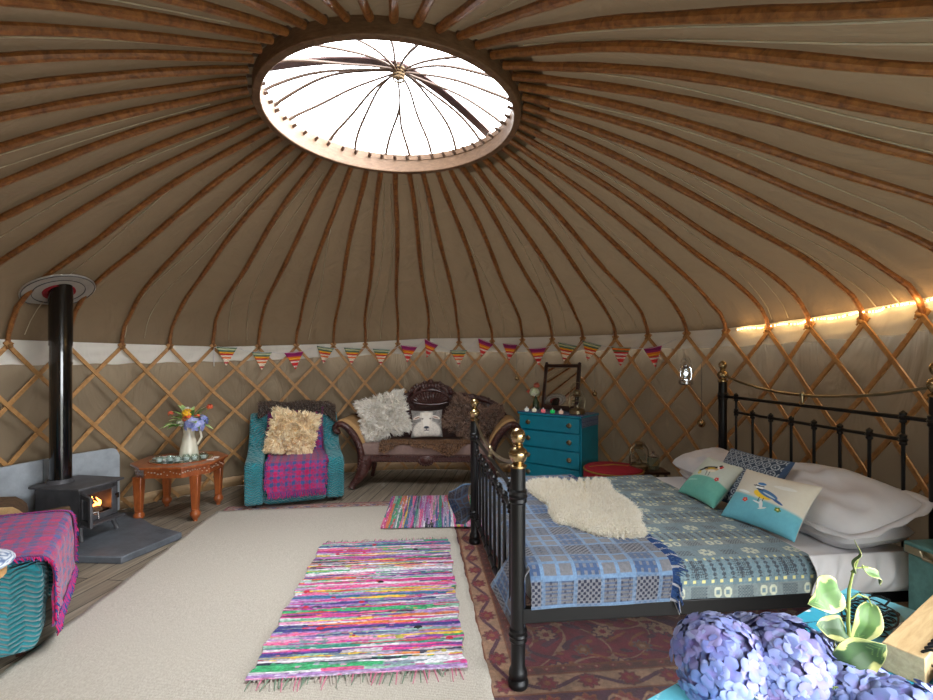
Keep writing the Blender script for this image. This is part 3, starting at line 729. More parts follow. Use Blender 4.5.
# ------------------------------------------------------------------ cushions
def orient(c, right, up):
    r = Vector(right).normalized(); u = (Vector(up)-r*Vector(up).dot(r)).normalized(); n = r.cross(u)
    m = Matrix((r, u, n)).transposed().to_4x4(); m.translation = Vector(c); return m
def cushion(name, label, cat, c, right, up, w, h, t, mat, col=None, n=26, group=None, wob=.15, seed=3, piping=None, nn=None, rnd=0):
    P, N, F, AB = pillow_pts(w, h, t, nn or n, wob, seed, rnd)
    C = None
    if col is not None: C = col(AB[:, 0], AB[:, 1], np.arange(len(AB)) < len(AB)//2)
    o = raw(name, P, F, mat, None, C); o.matrix_world = orient(c, right, up); tag(o, label, cat, group)
    if piping:
        a = []; k = 18
        for (x0, y0, x1, y1) in ((-1, -1, 1, -1), (1, -1, 1, 1), (1, 1, -1, 1), (-1, 1, -1, -1)):
            for i in range(k):
                A = x0+(x1-x0)*i/k; B = y0+(y1-y0)*i/k; a.append((w/2*A*(1-.07*(1-B*B)), h/2*B*(1-.07*(1-A*A)), 0))
        MB().tube(a, .005, 6, closed=True).build('piping', piping, o)
    return o, P, N
def shag(label, c, right, up, w, h, t, base, mat, n, length, width, seed, clump, group='shaggy fur cushions', spread=.5, grav=.25):
    o, P, N = cushion('fur_cushion', label, 'cushion', c, right, up, w, h, t, base, group=group)
    edge = np.linalg.norm(P[:, :2]/[w/2, h/2], axis=1) > .9; N2 = N.copy(); N2[edge] += np.stack([P[edge, 0]/w*2, P[edge, 1]/h*2, np.zeros(edge.sum())], -1)*.9
    f = fur('fur', P, N2, n, length, width, mat, o, seed, spread, 0, clump, (0, -.25, 0)); f['kind'] = 'stuff'
    return o
c18, s18 = math.cos(math.radians(21)), math.sin(math.radians(21))
def ch1p(x, y, z): return (-1.590+c18*x-s18*y, 4.35+s18*x+c18*y, z)
def rotv(v, a): c, s = math.cos(a), math.sin(a); return (c*v[0]-s*v[1], s*v[0]+c*v[1], v[2])
cr = Vector(rotv((math.cos(.22), 0, -math.sin(.22)), math.radians(21))); cu = Vector(rotv((.15, .42, .9), math.radians(21)))
shag('straw coloured shaggy cushion leaning on the armchair back', ch1p(-.02, .42, .63), cr, cu, .43, .43, .13, 'furstrawb', 'furstraw', 6500, .05, .013, 11, 14)
# ------------------------------------------------------------------ stove, hearth, logs
def quad(pts, z0, z1, name, mat, **kw): return MB().prism(pts, z0, z1, 'z').build(name, mat, **kw)
hp = [(-2.62, 3.13), (-2.30, 3.11), (-2.17, 3.56), (-2.5, 3.72), (-2.9, 4.05), (-3.18, 3.98), (-3.32, 3.5), (-3.28, 3.0), (-2.9, 2.98)]
o = quad(hp, 0, .05, 'hearth_slab', 'slate', bevel=.008); tag(o, 'dark slate hearth slab under the wood stove', 'hearth')
mb = MB(); vs = []
def slatepanel(a0, a1, name, label, corner):
    n = 24; vs = []; fs = []
    for i in range(n+1):
        t = i/n; az = a0+(a1-a0)*t; h = .60
        e = t*abs(a1-a0)*2.9*PI/180 if corner > 0 else 9
        if e < .07: h -= .07-math.sqrt(max(0, .07**2-(.07-e)**2))
        for r, z in ((2.87, .05), (2.89, .05), (2.89, h), (2.87, h)): vs.append(cyl(az, r, z))
    for i in range(n):
        for q in range(4): fs.append((i*4+q, i*4+(q+1) % 4, i*4+4+(q+1) % 4, i*4+4+q))
    fs += [(3, 2, 1, 0), tuple(range(n*4, n*4+4))]
    return tag(MB().add(vs, fs).build(name, 'slatep'), label, 'heat shield')
slatepanel(153.4, 164.4, 'heat_shield', 'pale grey slate panel standing behind the stove, rounded top corner', 1)
slatepanel(164.6, 180, 'heat_shield', 'pale grey slate panel behind the logs at the left edge', 0)

st = thing('wood_stove', 'grey cast iron wood stove with its door open and black flue', 'stove', (-2.755, 3.50, .05), math.radians(80.8))
W2, D, H = .155, .38, .375
m = MB(); b0 = .115
m.box((-W2+.008, D/2, (b0+H)/2), (.016, D, H-b0)); m.box((W2-.008, D/2, (b0+H)/2), (.016, D, H-b0)); m.box((0, D-.008, (b0+H)/2), (W2*2, .016, H-b0)); m.box((0, D/2, b0+.008), (W2*2, D, .016))
m.build('body', 'castiron', st, bevel=.004)
m = MB(); m.box((-W2+.015, .008, (b0+H)/2), (.03, .016, H-b0)); m.box((W2-.025, .008, (b0+H)/2), (.05, .016, H-b0)); m.box((0, .008, b0+.025), (.26, .016, .05)); m.box((0, .008, H-.025), (.26, .016, .05))
m.build('front_frame', 'castiron', st, bevel=.004)
m = MB(); m.box((0, .2, b0+.04), (.27, .28, .02)); m.box((0, .315, .25), (.27, .015, .25)); m.build('fire_bed', 'blackwire', st)
top = [(-W2-.03, -.03), (-W2*.5, -.045), (0, -.05), (W2*.5, -.045), (W2+.03, -.03), (W2+.03, D+.02), (-W2-.03, D+.02)]
MB().prism(top, H, H+.018, 'z').build('top_plate', 'castiron', st, bevel=.004)
m = MB(); m.box((0, -.035, b0-.002), (.30, .08, .014)); m.build('ash_shelf', 'castiron', st, bevel=.003)
for x in (-.12, .12):
    for y in (.03, .33): m = MB(); m.tube([(x, y, b0+.01), (x*1.12, y+(-.02 if y < .1 else .02), .05), (x*1.2, y+(-.04 if y < .1 else .04), 0)], [.02, .015, .014], 8); m.build('leg', 'castiron', st)
# open door hinged at the near side
dr = bpy.data.objects.new('door', MB().add([], []).build('tmp', 'castiron').data); bpy.data.objects.remove(bpy.data.objects['tmp'])
m = MB(); R_ = Matrix.Rotation(math.radians(-116), 4, 'Z'); X = Matrix.Translation((-W2+.012, -.008, 0)) @ R_
for c, d in (((.018, 0, .245), (.036, .02, .215)), ((.18, 0, .245), (.04, .02, .215)), ((.10, 0, .155), (.13, .02, .036)), ((.10, 0, .335), (.13, .02, .036))): m.box(c, d, X)
m.build('door_frame', 'castiron', st, bevel=.005); bpy.data.objects.remove(dr)
df = bpy.data.objects['door_frame']; df.name = 'door'
MB().box((.10, 0, .245), (.13, .006, .15), X).build('pane', 'enamel', df, smooth=False)
MB().tube([X @ Vector((.185, .01, .245)), X @ Vector((.19, .04, .245)), X @ Vector((.19, .045, .20))], .006, 6).build('handle', 'chrome', df)
m = MB(); m.tube([(W2-.02, -.004, .27), (W2-.02, -.02, .27)], .008, 8); m.box((W2-.02, -.022, .265), (.014, .008, .04)); m.build('latch', 'blackwire', st)
m = MB(); m.tube([(-.03, .305, H+.016), (-.03, .305, H+.045)], [.085, .075], 28); m.build('flue_collar', 'castiron', st)
fp = st
m = MB(); m.tube([(-.03, .305, H+.03), (-.03, .305, 1.60)], .068, 32); o = m.build('flue_pipe', 'enamel', st)
m = MB(); m.tube([(-.03, .305, 1.28), (-.03, .305, 1.30)], .0715, 32); m.tube([(-.03, .305, 1.42), (-.03, .305, 1.46)], .072, 32); m.tube([(-.03, .305, 1.46), (-.03, .305, 1.9)], .0735, 32); m.build('pipe_collar', 'enamel', o)
# burning log and flames
m = MB(); X2 = st.matrix_basis
def stp(x, y, z): return Matrix.Translation((-2.755, 3.50, .05)) @ Matrix.Rotation(math.radians(80.8), 4, 'Z') @ Vector((x, y, z))
def tlog(p0, p1, r, name, label, cat='log', bark='bark', group=None, split=False, roll=0):
    m = MB(); p0 = Vector(p0); p1 = Vector(p1); d = (p1-p0).normalized(); a = d.cross(Vector((0, 0, 1))).normalized(); b = a.cross(d)
    n = 18; pr = []
    rr = random.Random(int(abs(p0.x*977+p0.z*131)*10)); ph = rr.random()*6
    for j in range(n):
        w = 2*PI*j/n; q = r*(1+.05*math.sin(3*w+ph)+.03*math.sin(7*w+ph))
        if split and math.sin(w) < 0: q = r*(.12+.25*abs(math.cos(w)))
        pr.append((math.cos(w)*q, math.sin(w)*q))
    if split: pr = [(r*math.cos(PI*j/14), r*math.sin(PI*j/14)) for j in range(15)]; n = 15; pr = [(x*math.cos(roll)-z*math.sin(roll), x*math.sin(roll)+z*math.cos(roll)) for x, z in pr]
    vs = [p0+a*x+b*z for x, z in pr]+[p1+a*x+b*z for x, z in pr]
    m.add(vs, [(j, (j+1) % n, n+(j+1) % n, n+j) for j in range(n-1 if split else n)], mi=0)
    if split: m.add(vs, [(n-1, 0, n, 2*n-1)], mi=1)
    m.add(vs, [tuple(range(n))[::-1], tuple(range(n, 2*n))], mi=1)
    o = m.build(name, [bark, 'logend'], smooth=True, ang=50); return tag(o, label, cat, group)
tlog(stp(-.05, .07, .175), stp(.08, .09, .165), .03, 'firewood_log', 'small pale log burning inside the open stove')
tlog(stp(-.09, .17, .17), stp(.09, .19, .17), .032, 'firewood_log', 'dark charred log at the back of the stove fire')
fl = []
for i, (x, h) in enumerate(((-.01, .09), (.02, .12), (.05, .08), (.08, .10))):
    m = MB(); c = stp(x, .10, .16); pts = [c+Vector((.01*math.sin(k*1.3+i), .008*math.cos(k+i), h*k/6)) for k in range(7)]; m.tube(pts, [.018, .02, .018, .013, .009, .005, .001], 8)
    fl.append(m)
mm = MB()
for q in fl: mm.add(q.v, q.f)
o = mm.build('fire', 'flame'); tag(o, 'small orange flames in the stove', 'fire', kind='stuff')

# flashing where the flue goes through the roof
fc = Vector((-3.085, 3.53, 1.885)); nrm = Vector((.45, -.13, -.88)).normalized()
q = nrm.to_track_quat('Z', 'Y').to_matrix().to_4x4(); q.translation = fc
M['alu'] = plain('pale_metal', rgb(176, 172, 166), .5, 0, .08)
fo = thing('flue_flashing', 'round white collar where the flue passes through the canvas roof', 'flashing', fc); fo.rotation_euler = q.to_euler()
def annulus(r0, r1, z0, z1, nm, mat, parent, sc=1.0):
    n = 48; vs = []; fs = []
    for i in range(n):
        a = 2*PI*i/n
        for r, z in ((r0, z0), (r1, z0), (r1, z1), (r0, z1)): vs.append((r*math.cos(a)*sc, r*math.sin(a), z))
    for i in range(n):
        for k in range(4): fs.append((i*4+k, i*4+(k+1) % 4, ((i+1) % n)*4+(k+1) % 4, ((i+1) % n)*4+k))
    return MB().add(vs, fs).build(nm, mat, parent)
annulus(.08, .228, -.006, .004, 'plate', 'alu', fo); annulus(.158, .162, .0, .009, 'ring', 'castiron', fo); annulus(.217, .221, .0, .009, 'ring', 'castiron', fo)
annulus(.076, .10, -.015, .015, 'gasket', 'redfabric', fo)

# log pile
def lg(i, x, y, z, r, l, lab, split=True, az=0.5):
    d = Vector((math.cos(az), math.sin(az), 0))*l/2; c = Vector((x, y, z)); return tlog(c-d, c+d, r, 'firewood_log', lab, group=None, split=split, roll=2.2)
lg(0, -2.98, 2.99, .345, .115, .30, 'big sawn log with pale end on top of the log pile', False, -.85)
lg(1, -2.74, 3.02, .34, .05, .26, 'small round log at the right end of the log pile', False, .9)
for i, (x, y, z, r) in enumerate(((-3.12, 2.80, .07, .07), (-2.98, 2.92, .07, .07), (-2.84, 3.02, .07, .065), (-3.1, 2.88, .205, .068), (-2.94, 3.0, .205, .068), (-2.79, 3.0, .2, .06), (-3.2, 2.9, .07, .06))):
    o = lg(i+2, x, y, z, r, .28, 'split log low in the pile beside the stove, mostly hidden', False, 1.0); o['group'] = 'hidden lower logs of the pile'

# ------------------------------------------------------------------ eight-sided table
tb = thing('side_table', 'carved reddish eight-sided wooden table with ball feet, flowers on it', 'table', (-2.54, 4.17, 0), math.radians(7))
octo = [(-.345, -.14), (-.17, -.335), (.15, -.35), (.32, -.17), (.33, .14), (.17, .33), (-.15, .34), (-.35, .17)]
MB().prism([(x*1.03, y*1.03) for x, y in octo], .462, .482, 'z').build('table_top', 'tablewood', tb, bevel=.006, seg=3)
ap = MB().prism([(x*.93, y*.93) for x, y in octo], .385, .462, 'z').build('apron', 'tablewood', tb, bevel=.003)
M['inlay'] = plain('shell_inlay', rgb(190, 172, 156), .4)
m = MB(); rr = random.Random(3)
for a, b in ((0, 1), (1, 2), (2, 3), (7, 0), (3, 4)):
    p = Vector((*octo[a], 0))*.93; q = Vector((*octo[b], 0))*.93; d = (q-p); n = Vector((d.y, -d.x, 0)).normalized()
    for i in range(12):
        c = p.lerp(q, (i+.5)/12)+n*.001; c.z = .425+rr.uniform(-.018, .018); m.ball(c, rr.uniform(.006, .010), 6, 4, (.8, .8, .7))
m.build('inlay', 'inlay', ap)
m = MB(); n = 40; m.prism([(.25*math.cos(2*PI*i/n), .24*math.sin(2*PI*i/n)) for i in range(n)], .481, .485, 'z'); M['glasstop'] = plain('green_glass_top', rgb(70, 84, 66), .08, 0, .3, 20, .02, .001, **{'Coat Weight': 1.0}); m.build('glass_top', 'glasstop', tb)
m = MB(); m.tube([(.255*math.cos(2*PI*i/n), .245*math.sin(2*PI*i/n), .484) for i in range(n)], .006, 6, closed=True); m.build('rim', 'tablewood', tb)
for x, y in ((-.235, -.235), (.21, -.235), (.22, .22), (-.235, .22)):
    m = MB(); m.box((x, y, .24), (.072, .072, .30)); m.v = [(x+(a-x)*(1 if c > .2 else .66), y+(b-y)*(1 if c > .2 else .66), c) for a, b, c in m.v]
    l = m.build('leg', 'tablewood', tb, bevel=.006)
    MB().lathe([(.02, .0), (.016, .012), (.030, .03), (.042, .052), (.042, .07), (.030, .09), (.032, .10), (.02, .105)], 14, (x, y, 0)).build('ball_foot', 'tablewood', l)
def tp(x, y, z=.485): c, s = math.cos(math.radians(7)), math.sin(math.radians(7)); return (-2.54+c*x-s*y, 4.17+s*x+c*y, z)
# jug
jg = thing('jug', 'cream pottery jug holding the mixed flowers on the eight-sided table', 'jug', tp(.03, .06)); jg.scale = (1.12, 1.12, 1.28)
MB().lathe([(.0005, 0), (.068, 0), (.072, .01), (.064, .06), (.05, .12), (.04, .165), (.043, .20), (.05, .215), (.046, .215), (.038, .20), (.036, .17), (.0005, .15)], 28).build('body', 'ceramic', jg)
MB().tube([(.045, 0, .195), (.085, .01, .19), (.095, .01, .14), (.062, .01, .09)], [.008, .009, .009, .008], 8).build('handle', 'ceramic', jg)
def petalball(name, label, c, r, n, cols, cat='flower', seed=0, psize=.018, stem=True, group=None, cup=.3, sc=(1, 1, 1), jit=(.88, 1.02)):
    rr = random.Random(seed); vs = []; fs = []; cc = []
    for i in range(n):
        th = rr.uniform(0, 2*PI); u = rr.uniform(-.35, 1); s = math.sqrt(max(0, 1-u*u)); nr = Vector((s*math.cos(th), s*math.sin(th), u)); p = Vector((nr.x*r*sc[0], nr.y*r*sc[1], nr.z*r*sc[2]))*rr.uniform(*jit)
        a = nr.orthogonal().normalized(); b = nr.cross(a); w0 = rr.uniform(0, 1.6); base = Vector(rr.choice(cols))*rr.uniform(.85, 1.1)
        for k in range(4):
            w = w0+k*PI/2; d = a*math.cos(w)+b*math.sin(w); e = nr.cross(d); l = psize*rr.uniform(.85, 1.15); o = len(vs); wd = l*.5
            vs += [p, p+d*l*.4-e*wd*.8+nr*l*cup*.2, p+d*l*.4+e*wd*.8+nr*l*cup*.2, p+d*l*.8-e*wd+nr*l*cup*.3, p+d*l*.85+nr*l*cup*.5, p+d*l*.8+e*wd+nr*l*cup*.3, p+d*l*1.08-e*wd*.4+nr*l*cup*.2, p+d*l*1.08+e*wd*.4+nr*l*cup*.2, p+d*l*.45+nr*l*.02]
            fs += [(o, o+8, o+1), (o, o+2, o+8), (o+1, o+8, o+4, o+3), (o+8, o+2, o+5, o+4), (o+3, o+4, o+6), (o+4, o+7, o+6), (o+4, o+5, o+7)]
            ct = Vector(L(150, 110, 190))
            cc += [base*.55+ct*.45]+[base*.95]*2+[base]*5+[base*.8+ct*.2]
    t = thing(name, label, cat, c, 0, group)
    raw('petals', [tuple(v) for v in vs], fs, 'petal', t, np.array([tuple(x) for x in cc]), True)
    return t
LB = [rgb(150, 164, 224), rgb(170, 178, 232), rgb(132, 146, 214), rgb(186, 188, 236)]
def vv(x, y, z): p = tp(.03+x*1.2, .06+y*1.2, .485+.06+z*1.08); return p
def leafmesh(m, p, d, l, w, up=(0, 0, 1), bend=.3, mi=0):
    p = Vector(p); d = Vector(d).normalized(); s = d.cross(Vector(up)).normalized(); u = s.cross(d); vs = []; fs = []; n = 9
    for i in range(n):
        t = i/(n-1); ww = w*math.sin(PI*min(1, t*.93+.07)**.75)**.9*(1-.15*t) if t < 1 else 0
        c = p+d*l*t-u*bend*l*t*t
        for k, q in enumerate((-1, -.5, 0, .5, 1)): vs.append(c+s*ww*q+u*abs(q)*ww*.25)
    for i in range(n-1):
        for k in range(4): fs.append((i*5+k, i*5+k+1, i*5+5+k+1, i*5+5+k))
    return m.add(vs, fs, mi=mi)
def flower(name, label, c, r, cols, seed, n=26, ps=.02, group=None):
    r *= 1.3; ps *= 1.25
    t = petalball(name, label, c, r, n, cols, 'flower', seed, ps, group=group)
    jc = Vector(tp(.03, .06, .485+.16)); m = MB(); m.tube([Vector((0, 0, 0)), (jc-Vector(c))*.5+Vector((0, 0, .01)), (jc-Vector(c))], .0025, 5); m.build('stem', 'stem', t); return t
flower('hydrangea', 'pale blue hydrangea head in the cream jug', vv(.055, -.04, .215), .062, LB, 1, 110, .018)
flower('hydrangea', 'smaller pale blue hydrangea head low at the jug rim\'s right', vv(.09, .0, .245), .04, LB, 2, 60, .016)
YE = [rgb(250, 196, 20), rgb(240, 170, 10)]; OR = [rgb(236, 96, 30), rgb(244, 122, 40)]; WH = [rgb(244, 240, 226), rgb(230, 226, 200)]
flower('yellow_flower', 'bright yellow flower at the top of the jug', vv(.0, -.03, .315), .028, YE, 3, 30, .016)
flower('red_flower', 'orange red flower in the middle of the jug bouquet', vv(.012, -.05, .265), .028, OR, 4, 30, .016)
flower('orange_flower', 'small orange flower high at the right of the bouquet', vv(.14, .02, .36), .016, OR, 5, 14, .012)
flower('orange_flower', 'small orange flower at the upper left of the bouquet', vv(-.13, .0, .31), .014, OR, 6, 12, .011)
flower('orange_flower', 'tiny orange flower between the yellow and blue blooms', vv(.075, -.04, .29), .013, OR, 7, 10, .011)
flower('white_flower', 'white daisy low on the left of the jug bouquet', vv(-.04, -.05, .235), .02, WH, 8, 16, .016)
flower('white_flower', 'cream flower at the back of the jug bouquet', vv(-.03, .04, .33), .02, WH, 9, 14, .016)
M['leafg2'] = plain('fresh_leaf', rgb(96, 140, 60), .5, 0, .2, 20)
rr = random.Random(12); fo2 = thing('foliage_sprig', 'green leafy sprigs spreading from the cream jug', 'foliage', vv(0, 0, .2))
M['leafy'] = plain('pale_leaf', rgb(176, 206, 130), .5, 0, .3, 30)
for i in range(60):
    a = rr.uniform(0, 2*PI); e = rr.uniform(.1, 1.3); d = Vector((math.cos(a)*math.cos(e), math.sin(a)*math.cos(e), math.sin(e))); p = d*rr.uniform(.04, .13)
    if a > PI*.6 and a < PI*1.4: p = p*1.3
    m = MB(); leafmesh(m, p, d+Vector((0, 0, -.1)), rr.uniform(.07, .12), rr.uniform(.02, .034), bend=.4); m.tube([(0, 0, -.02), p*.6, p], .0018, 4); m.build('leaf', ('leafg2', 'leafy', 'leafy')[i % 3], fo2)
# glass balls, magazine, cards
for i, (x, y, r) in enumerate(((-.115, -.16, .036), (-.04, -.135, .032), (.03, -.15, .030), (.085, -.12, .034), (.145, -.10, .032), (.20, -.05, .034))):
    gb = thing('tealight_globe', 'clear glass tealight globe on the eight-sided table, %s from the left' % ordn[i], 'tealight holder', tp(x, y), 0, 'glass globes on the side table')
    s0 = r; MB().lathe([(.012, 0), (r*.7, .004), (r, r*.8), (r*.95, r*1.2), (r*.6, r*1.75), (r*.56, r*1.75), (r*.9, r*1.2), (r*.94, r*.8), (r*.64, .008), (.0005, .007)], 20).build('globe', 'glass', gb)
    MB().lathe([(.0005, .009), (.021, .009), (.021, .034), (.0005, .036)], 14).build('tealight', 'white', gb)
def magcol(U, V):
    C = np.tile(L(226, 228, 226), (len(U), 1)); q = (np.abs(U-.5) < .34) & (np.abs(V-.5) < .34); C = mixc(C, q*1., L(120, 170, 170)); C = mixc(C, (q & (vnoise(U*6, V*6, 3) > .5))*1., L(196, 200, 180)); return C
o = grid('leaflet', lambda u, v: ((u-.5)*.21, (v-.5)*.15, .014+0*u), 20, 20, 'printed', None, magcol, solid=.012, off=-1); o.location = tp(-.11, -.03); o.rotation_euler = (0, 0, -.5); tag(o, 'white leaflet with a pale green picture on the side table', 'leaflet')
for i, (x, y, a) in enumerate(((.27, .02, .2), (.265, -.07, .5))):
    o = MB().box((0, 0, .002), (.06, .045, .004)).build('card', 'paper', smooth=False); o.location = tp(x, y, .483); o.rotation_euler = (0, 0, a); tag(o, 'small cream card on the table\'s right rim, %s' % ('nearer the wall' if i == 0 else 'nearer the room'), 'card')

# ------------------------------------------------------------------ carved settee
se = thing('settee', 'dark carved wooden settee with scrolled arms and shell crest', 'sofa', (-.43, 4.95, 0), math.radians(-1))
def beads(m, pts, r, step=.03, sc=(1, .8, 1)):
    P = [Vector(p) for p in pts]; d = 0
    for a, b in zip(P, P[1:]):
        l = (b-a).length; k = max(1, int(l/step))
        for i in range(k): m.ball(a.lerp(b, i/k), r*(1+.2*math.sin(i*2.1+a.x*9)), 7, 4, sc)
m = MB(); m.box((0, .03, .315), (1.44, .05, .075)); m.box((0, .50, .315), (1.44, .05, .07)); m.box((-.70, .26, .315), (.05, .5, .07)); m.box((.70, .26, .315), (.05, .5, .07))
sr = m.build('seat_rail', 'mahogany', se, bevel=.012, seg=3)
m = MB(); beads(m, [(-.66, .0, .34), (.66, .0, .34)], .012, .028); beads(m, [(-.66, .0, .288), (.66, .0, .288)], .009, .03); m.ball((0, -.002, .30), .085, 20, 8, (1, .22, .62)); m.ball((0, -.02, .30), .045, 14, 6, (1, .3, .8))
for i in range(9): w = PI+PI*i/8; m.ball((.075*math.cos(w), -.012, .30+.05*math.sin(w)), .014, 7, 4)
m.build('carving', 'mahogany', sr)
MB().box((0, .26, .405), (1.42, .50, .13)).build('seat', 'uphol', se, bevel=.03, seg=4)
# scroll arms
ARM = [(-.69, .33), (-.70, .40), (-.735, .50), (-.80, .60), (-.87, .665), (-.93, .685), (-.972, .66), (-.978, .62), (-.95, .595), (-.925, .605)]
for s in (-1, 1):
    P2, sl = pathsurf(ARM, 0); P2 = [(p[0]*-s if s > 0 else p[0], p[1]) for p in P2]
    P2 = [((-p[0] if False else p[0]), p[1]) for p in P2]
    ar = MB(); pts = [Vector((x, .02, z)) for x, z in P2]
    k = len(pts); ar.tube(pts, [.042-.014*(i/k) for i in range(k)], 10, flat=1.0)
    beads(ar, [(x, -.022, z) for x, z in P2[::3]], .018, .034)
    ar.tube([(P2[0][0], .02, P2[0][1]), (P2[0][0], .02, .22)], .045, 8)
    arm = ar.build('arm', 'mahogany', se)
    # upholstered inner face
    q = [(x-(-s)*0, z) for x, z in P2[:int(k*.80)]]
    vs = []; fs = []; n = len(q)
    for x, z in q:
        off = .018*(1 if s < 0 else -1)
        for y in (.05, .16, .28, .40, .50): vs.append((x+off, y, z+.022))
    for i in range(n-1):
        for j in range(4): fs.append((i*5+j, i*5+j+1, i*5+5+j+1, i*5+5+j))
    pad = MB().add(vs, fs).build('arm_pad', 'tanuphol', arm); sd = pad.modifiers.new('s', 'SOLIDIFY'); sd.thickness = .05; sd.offset = 0
    bk = MB(); bk.tube([Vector((x, .50, z)) for x, z in P2], .03, 8); bk.build('rear_scroll', 'mahogany', arm)
    # front cabriole leg
    lg_ = MB(); x0 = .655*s
    lg_.tube([(x0, .05, .33), (x0+.0*s, .03, .26), (x0+.015*s, .0, .19), (x0+.06*s, -.015, .11), (x0+.115*s, -.03, .05), (x0+.13*s, -.04, .012)], [.08, .078, .066, .048, .036, .040], 10)
    lg_.ball((x0, -.03, .24), .045, 10, 6, (1, .6, 1.3)); beads(lg_, [(x0-.03*s, -.045, .30), (x0+.05*s, -.06, .12), (x0+.12*s, -.07, .04)], .017, .03); beads(lg_, [(x0+.04*s, -.035, .30), (x0+.07*s, -.04, .18)], .016, .03)
    lg_.build('leg', 'mahogany', se)
    lg_ = MB(); lg_.tube([(x0, .48, .32), (x0, .50, .15), (x0+.04*s, .56, 0)], [.035, .03, .022], 8); lg_.build('leg', 'mahogany', se)
# carved back
def backtop(x):
    a = abs(x); return float(np.interp(a, [0, .1, .2, .26, .31, .36, .45, .55, .65, .74, .82, .90], [1.115, 1.10, 1.055, .99, .965, .975, .965, .95, .925, .88, .80, .69]))
xs = np.linspace(-.90, .90, 61); poly = [(x, backtop(x)) for x in xs]+[(x, max(.42, .60-.25*(1-abs(x)/.9) if abs(x) > .6 else .42)) for x in xs[::-1]]
vs = []; fs = []; N_ = len(xs)
for x in xs:
    zb = .42 if abs(x) < .72 else .42+(abs(x)-.72)*1.1
    y = .50+.05*(1-abs(x)/.9)
    for z, dy in ((zb, 0), (backtop(x)-.05, .045)): vs += [(x, y+dy, z), (x, y+dy+.03, z)]
for i in range(N_-1):
    a = i*4; b = a+4; fs += [(a, b, b+2, a+2), (a+1, a+3, b+3, b+1), (a, a+1, b+1, b), (a+2, b+2, b+3, a+3)]
fs += [(0, 2, 3, 1), ((N_-1)*4, (N_-1)*4+1, (N_-1)*4+3, (N_-1)*4+2)]
bp = MB().add(vs, fs).build('backrest', 'mahogany', se, smooth=False)
m = MB(); tp_ = [Vector((x, .53+.06*(1-abs(x)/.9), backtop(x)-.03)) for x in xs]; m.tube(tp_, [.034+.006*math.sin(i*1.4) for i in range(N_)], 10)
rr = random.Random(4)
for i, x in enumerate(np.linspace(-.86, .86, 58)): m.ball((x, .51+.05*(1-abs(x)), backtop(x)-.015+.012*math.sin(i*2)), rr.uniform(.014, .024), 7, 5, (1, .8, 1.1))
for i, x in enumerate(np.linspace(-.80, .80, 46)): m.ball((x, .50+.05*(1-abs(x)), backtop(x)-.085+.008*math.sin(i*2.6)), rr.uniform(.01, .018), 6, 4)
for i in range(90):
    x = rr.uniform(-.82, .82); m.ball((x, .515+.05*(1-abs(x)), backtop(x)-rr.uniform(.06, .24)), rr.uniform(.010, .022), 6, 4, (1.4, .6, 1))
m.build('carved_rail', 'mahogany', bp)
m = MB()
for i in range(15):
    w = math.radians(20+140*i/14); e = Vector((.215*math.cos(w), .50, .865+.13*math.sin(w))); m.tube([Vector((.11*math.cos(w), .50, .855)), Vector((.17*math.cos(w), .485, .86+.08*math.sin(w))), e], [.010, .015, .014], 7)
m.tube([(-.20, .50, .87), (-.1, .49, .848), (0, .485, .842), (.1, .49, .848), (.20, .50, .87)], .014, 8)
m.tube([(.23*math.cos(math.radians(8+164*i/20)), .51, .86+.155*math.sin(math.radians(8+164*i/20))) for i in range(21)], .018, 8)
for i in range(16): w = PI*i/15; m.ball((.19*math.cos(w), .52, .985+.09*math.sin(w)), .024, 8, 5, (1, .7, 1))
for i in range(10): w = PI*i/9; m.ball((.11*math.cos(w), .51, .99+.07*math.sin(w)), .022, 8, 5, (1, .7, 1))
m.ball((0, .52, 1.11), .035, 10, 6, (1, .7, 1)); m.ball((0, .545, 1.00), .12, 14, 8, (1.4, .2, .9)); m.build('crest', 'mahogany', bp)

# settee cushions and fur
def cz(ax, lean): # right and up vectors for a cushion rolled by ax (deg) and leaning back
    a = math.radians(ax); l = math.radians(lean); u0 = Vector((0, math.sin(l), math.cos(l))); r0 = Vector((1, 0, 0)); return r0*math.cos(a)+u0*math.sin(a), u0*math.cos(a)-r0*math.sin(a)
r_, u_ = cz(17, 22); shag('cream long-haired cushion tilted against the settee\'s left arm', (-.92, 5.20, .745), r_, u_, .50, .45, .15, 'furwhiteb', 'furwhite', 7500, .06, .009, 21, 16)
r_, u_ = cz(-28, 24); shag('brown long-haired cushion tilted at the right of the sheep cushion', (-.01, 5.25, .72), r_, u_, .42, .40, .14, 'furbrownb', 'furbrown', 6000, .055, .008, 22, 16)
r_, u_ = cz(8, 26); shag('brown long-haired cushion tucked behind, near the settee\'s right arm', (.24, 5.33, .66), r_, u_, .38, .36, .12, 'furbrownb', 'furbrown', 4200, .05, .008, 23, 16)
